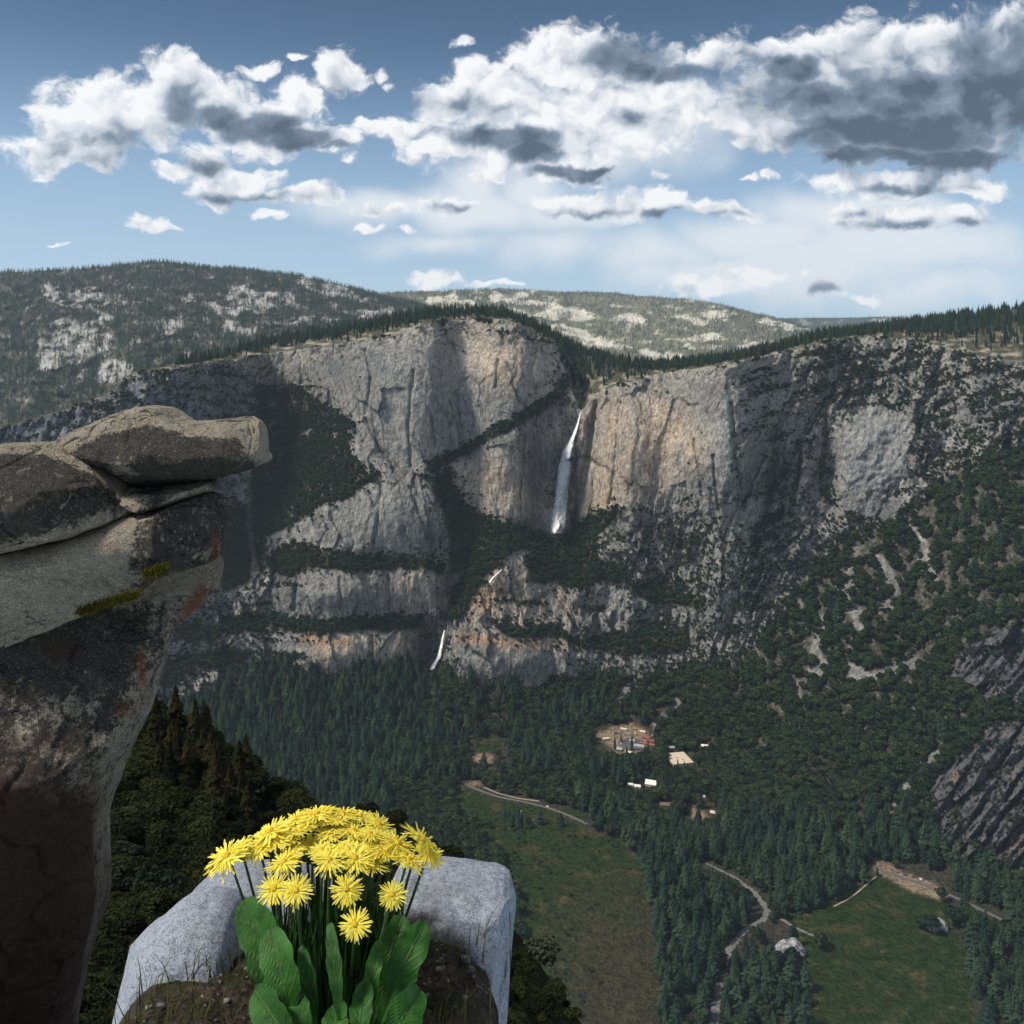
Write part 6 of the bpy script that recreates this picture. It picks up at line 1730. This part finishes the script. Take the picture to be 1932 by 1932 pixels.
for k, (X, Y, pt) in enumerate([(1660, 1634, 'paint_dark'), (1670, 1638, 'paint_red'), (1683, 1643, 'paint_dark'), (1694, 1647, 'paint_dark'), (1709, 1652, 'paint_dark'), (1722, 1656, 'paint_dark'), (1748, 1664, 'paint_silver')]):
    cn = {'paint_dark': 'dark car parked among others beside the right meadow road', 'paint_red': 'single red car parked on the verge beside the right meadow road', 'paint_silver': 'silver car parked at the near end of the line by the right meadow'}[pt]
    vehicle(X, Y, a1, pt, cn, group=RC)
vehicle(1737, 1660, a1, 'paint_white', 'white van parked near the end of the line of cars by the right meadow', van=True)
for X, Y, pt, van, lb in [(1199, 1384, 'paint_white', True, 'white van parked near the top of the sandy clearing'), (1205, 1380, 'paint_yellow', True, 'yellow truck at the top of the sandy clearing'), (1172, 1404, 'paint_white', True, 'white van in the middle of the paved yard'), (1163, 1399, 'paint_white', False, 'white car on the sand at the left of the paved yard'),
                          (1211, 1396, 'paint_silver', False, 'silver car beside the red-roofed cabins'), (1231, 1388, 'paint_white', True, 'white van at the right edge of the clearing'), (1152, 1389, 'paint_yellow', True, 'yellow digger on the sandy left part of the clearing')]:
    vehicle(X, Y, random.random() * 3, pt, lb, van)

# free-standing trees and boulders on the meadows
def ptree(X, Y, h, w, label, kind='pine', group=None):
    p = surf(np.array([float(X)]), np.array([float(Y)]))[0]
    tree(kind, 'pine_tree' if kind == 'pine' else 'oak_tree', p, h * w, h, label, group)
ptree(1018, 1555, 37, 1.7, 'single dark conifer standing alone left of centre on the middle meadow')
ptree(1059, 1559, 29, 1.7, 'lone conifer near the road on the right part of the middle meadow')
for X, Y, h in [(952, 1546, 13), (960, 1550, 15), (968, 1553, 18), (976, 1556, 22), (984, 1559, 18), (992, 1561, 16), (1000, 1562, 13), (978, 1562, 15), (966, 1559, 13)]:
    ptree(X, Y, h * 1.8, 2.0, 'dark conifer in the small clump standing on the middle meadow', group='conifer clump on the middle meadow')
ptree(922, 1562, 15, 1.2, 'dark bushy tree at the left edge of the middle meadow', 'oak')
ptree(1172, 1400, 24, 1.0, 'slim conifer rising left of the paved yard')
ptree(1192, 1416, 42, 1.0, 'tall conifer in front of the paved yard')
ptree(1160, 1414, 34, 1.0, 'conifer at the left edge of the village clearing', group=None)
ptree(1223, 1420, 34, 1.0, 'conifer in front of the red-roofed cabins')
ptree(1279, 1450, 26, .9, 'left of two slim conifers in front of the tan-roofed hall')
ptree(1291, 1451, 22, .9, 'right of two slim conifers in front of the tan-roofed hall')
ptree(901, 1407, 10, 1.2, 'small round tree on the bright green clearing', 'oak')
ptree(940, 1432, 20, 1.3, 'round tree between the bright green clearing and the bare earth', 'oak')
ptree(1775, 1700, 24, 1.2, 'round tree where the road leaves the right meadow', 'oak')
for X, Y, h, lb in [(1548, 1790, 26, 'dark bush right of the big pale boulder at the bottom'), (1758, 1760, 30, 'dark bush in front of the boulder on the right meadow'), (1800, 1748, 34, 'dark bush right of the boulder on the right meadow'), (1735, 1752, 22, 'dark bush left of the boulder on the right meadow'), (1690, 1660 - 22, 14, 'round tree behind the parked cars')]:
    ptree(X, Y, h, 1.3, lb, 'oak')
d_ = float(surf(np.array([1487.0]), np.array([1799.0]))[0][1])
V, T = loft([(1460, 1793, 1801), (1468, 1786, 1801), (1479, 1777, 1801), (1488, 1779, 1801), (1500, 1773, 1801), (1511, 1782, 1801), (1521, 1793, 1801)], d_, 14.0, cuts=0, nu=70, nv=60, seed=91, rough=0.45, chip=0.12, n=2.4, scale=26.0)
mat_plain('boulder_rock', (0.26, 0.26, 0.27), 0.9, 0.6, 0.12)
rock_object('boulder', V, T, 'boulder_rock', np.zeros((len(V), 3)), 'big pale boulder by the path at the bottom right', 'boulder')
d_ = float(surf(np.array([1765.0]), np.array([1752.0]))[0][1])
V, T = loft([(1750, 1752, 1757), (1756, 1742, 1757), (1764, 1736, 1757), (1774, 1733, 1757), (1783, 1738, 1757), (1788, 1750, 1757)], d_, 10.0, cuts=0, nu=70, nv=60, seed=93, rough=0.45, chip=0.12, n=2.3, scale=22.0)
rock_object('boulder', V, T, 'boulder_rock', np.zeros((len(V), 3)), 'grey boulder half hidden by bushes on the right meadow', 'boulder')

# ------------------------------------------------------------------ the near slope below the viewpoint
def near_slope():
    x = np.arange(-200, 1480, 4.0); rows = 170
    top = line(SKY0, x) + 5 * fbm(x / 25, x * 0, 3, 131)
    t = np.linspace(0, 1, rows)[:, None]
    Y = 2150 + (top[None] - 2150) * t
    X = np.repeat(x[None], rows, 0)
    Dt = np.interp(x, [-200, 300, 480, 700, 1000, 1200, 1480], [190, 210, 190, 150, 110, 80, 50])
    D = 13.0 * (Dt[None] / 13.0) ** (t ** 0.9)
    D = D * (1 + 0.10 * fbm(X / 70, Y / 70, 4, 132) * sst(t, 0, .1) + 0.05 * fbm(X / 16, Y / 40, 3, 133, ridged=True) * (X < 560))
    C0 = np.zeros(X.shape + (3,)); C0[:] = (0.030, 0.028, 0.019)
    C0 = mixw(C0, (0.10, 0.085, 0.065), sst(fbm(X / 12, Y / 60, 3, 134), 0.1, 0.5) * (X < 600))
    C0 = mixw(C0, (0.045, 0.055, 0.022), sst(X, 560, 760) * (0.5 + 0.5 * fbm(X / 14, Y / 10, 3, 137)))
    C0 = mixw(C0, (0.085, 0.068, 0.055), sst(X, 1000, 1080) * sst(fbm(X / 5, Y / 5, 3, 135), 0.0, 0.5))
    tb = np.linspace(0, 1, 6)[1:, None]
    Xa = np.concatenate([X, np.repeat(x[None], 5, 0)]); Ya = np.concatenate([Y, top[None] + 130 * tb + 0 * x[None]]); Da = np.concatenate([D, D[-1:] + 60 * tb])
    pos = P(Xa, Ya, Da)
    me = mesh_np('near_slope', pos.reshape(-1, 3), grid_faces(*Xa.shape), ['terrain_near'])
    add_color(me, 'albedo', np.concatenate([C0, np.repeat(C0[-1:], 5, 0)]).clip(.01, .6).reshape(-1, 3))
    setp(link('hillside', me), label='dark brushy hillside falling away below the viewpoint', kind='structure')
    return X, Y, pos[:rows], x, top
def mat_near():
    m, nt, out = new_mat('terrain_near')
    g = G(nt)
    pos = g.n('ShaderNodeNewGeometry').outputs['Position']
    n1 = g.noise(pos, 0.9, 6.0, 0.7); n2 = g.noise(pos, 6.0, 4.0, 0.7)
    f = g.step(g.math('ADD', n1, n2), 0.7, 1.3, 0.45, 1.5)
    c = g.n('ShaderNodeVectorMath', operation='SCALE'); g.L.new(g.attr('albedo'), c.inputs[0]); g.L.new(f, c.inputs['Scale'])
    d = g.n('ShaderNodeBsdfDiffuse'); g.L.new(c.outputs[0], d.inputs[0]); g.L.new(g.bump(g.math('ADD', n1, n2), 0.6, 1.0), d.inputs['Normal'])
    g.L.new(d.outputs[0], out.inputs[0])
mat_near()
NSX, NSY, NSP, nsx, nstop = near_slope()
def near_pt(X, Y):
    i = np.clip((X - (-200)) / 4.0, 0, len(nsx) - 1).astype(int)
    t = np.clip((2150 - Y) / (2150 - nstop[i]), 0, 1)
    return NSP[np.round(t * 169).astype(int), i]
mat_foliage('dark_brush', (0.009, 0.014, 0.008), (0.042, 0.050, 0.024))
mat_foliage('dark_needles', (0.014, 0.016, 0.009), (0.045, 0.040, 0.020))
mat_foliage('grey_brush', (0.020, 0.032, 0.020), (0.068, 0.086, 0.056))
fine = [leafy_mesh(260 + i, lobes=16, leaves=1500, size=0.042, z0=0.12) for i in range(4)]
cb = proto_collection('brush', fine, 'dark_brush', None)
m_ = 3600
bx = RNG.random(m_) * 1330 - 20; by_ = 1345 + RNG.random(m_) ** 0.9 * 640
i_ok = by_ > np.interp(bx, nsx, nstop) + 2
i_ok &= ~((bx > 980) & (RNG.random(m_) > 0.55))
i_ok &= ~((bx > 560) & (RNG.random(m_) > 0.55))
bx, by_ = bx[i_ok], by_[i_ok]
bp = near_pt(bx, by_)
bs = bp[:, 1] * (0.012 + 0.024 * RNG.random(len(bp)) ** 1.6) * np.interp(bx, [450, 700], [1.0, .75])
scatter('undergrowth', bp, bs * 1.3, bs, cb, 4, 'dark tangled undergrowth covering the near hillside')
fine_me = [mesh_np('foliage', v, f, ['grey_brush'], smooth=False) for v, f in fine]
def stem_me():
    V, Fc = tube([(0, 0, -.05), (0.02, 0, .2), (0.05, 0.02, .5)], 0.03, 0.012); return mesh_np('stem', V, Fc, ['bark'])
st_me = stem_me()
for X, Y, wpx, lb, nm in [(296, 1722, 118, 'rounded grey-green shrub in the shade left of the pale boulders', 'shrub'), (235, 1640, 70, 'dim shrub close to the foot of the dark rock', 'shrub'), (225, 1565, 60, 'green shrub against the edge of the dark undercut rock', 'shrub'), (345, 1660, 60, 'small shrub above the rounded grey-green one', 'shrub'),
                          (880, 1672, 80, 'leafy shrub just above the flat-topped boulder', 'shrub'), (1020, 1745, 70, 'shrub on the dark hillside right of the flat-topped boulder', 'shrub'), (320, 1402, 46, 'bright green shrub on the brink of the left hillside', 'shrub'), (360, 1412, 40, 'low shrub at the end of the left brink', 'shrub')]:
    p = near_pt(np.array([float(X)]), np.array([float(Y)]))[0]
    w = wpx / F * p[1] / 0.85; p = p - np.array((0, 0, 0.16 * w))
    o = bpy.data.objects.new(nm, None); COL.objects.link(o); o.location = p; o.scale = (w, w, w * .85); o.rotation_euler = (0, 0, random.random() * 6)
    setp(o, label=lb, cat='shrub'); link('foliage', fine_me[random.randrange(4)], o); link('stem', st_me, o)
dk_con = [conifer_mesh(300 + i, radius=[.16, .20, .14, .18][i], layers=26, per=11, sparse=0.1) for i in range(4)]
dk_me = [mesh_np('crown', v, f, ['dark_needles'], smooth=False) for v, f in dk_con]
gr_me = [mesh_np('crown', v, f, ['conifer_needles'], smooth=False) for v, f in dk_con]
tk_me = mesh_np('trunk', *TR, ['bark'])
def near_tree(X, Y, hpx, mes, label, group, wf=1.0):
    p = near_pt(np.array([float(X)]), np.array([float(Y)]))[0]
    h = hpx / F * p[1]
    o = bpy.data.objects.new('pine_tree', None); COL.objects.link(o); o.location = p; o.scale = (h * wf, h * wf, h); o.rotation_euler = (0, 0, random.random() * 6)
    setp(o, label=label, cat='tree', group=group); link('crown', mes[random.randrange(4)], o); link('trunk', tk_me, o)
for k in range(34):
    X = 262 + 215 * random.random(); Y0 = float(np.interp(X, nsx, nstop))
    near_tree(X, Y0 + 12 + 120 * random.random(), 70 + 60 * random.random(), dk_me, 'dark brownish conifer crowded on the shaded hillside left of the flowers', 'dark conifers on the shaded hillside', 1.25)
for X, hp_, lb in [(284, 62, 'tallest green conifer beside the edge of the undercut rock'), (300, 42, 'green conifer second from the undercut rock on the brink'), (318, 36, 'green conifer in the middle of the brink row'), (334, 46, 'green conifer on the brink with a ragged top'), (347, 32, 'short green conifer near the end of the brink'), (392, 34, 'left of two small conifers below the brink'), (408, 30, 'right of two small conifers below the brink')]:
    near_tree(X, float(np.interp(X, nsx, nstop)) + 10, hp_, gr_me, lb, None, 1.2)
# dry grass and a low rock at the foot of the overhang
mat_foliage('dry_grass', (0.16, 0.12, 0.07), (0.34, 0.27, 0.17))
gx = 185 + 75 * RNG.random(400); gy = 1690 + 110 * RNG.random(400)
V, T = tuft_mesh(700, 0.05, 0.42, 9, near_pt(gx, gy), 0.006, 0.8)
setp(link('dry_grass', mesh_np('dry_grass', V, T, ['dry_grass'], smooth=False)), kind='stuff', label='tufts of dry straw-coloured grass at the foot of the dark rock')

# ------------------------------------------------------------------ the air
def build_haze():
    V = [(x, y, z) for z in (-1010, 1500) for y in (-3000, 24000) for x in (-13000, 15000)]
    Fc = [(0, 2, 3, 1), (4, 5, 7, 6), (0, 1, 5, 4), (2, 6, 7, 3), (0, 4, 6, 2), (1, 3, 7, 5)]
    m, nt, out = new_mat('air')
    v = nt.nodes.new('ShaderNodeVolumePrincipled')
    v.inputs['Color'].default_value = (0.74, 0.87, 1.0, 1)
    v.inputs['Density'].default_value = HAZE
    v.inputs['Anisotropy'].default_value = 0.2
    nt.links.new(v.outputs[0], out.inputs['Volume'])
    setp(link('haze', mesh_np('haze', V, Fc, ['air'], smooth=False)), kind='stuff', label='thin blue summer haze filling the valley')
HAZE = 1.6e-5
build_haze()
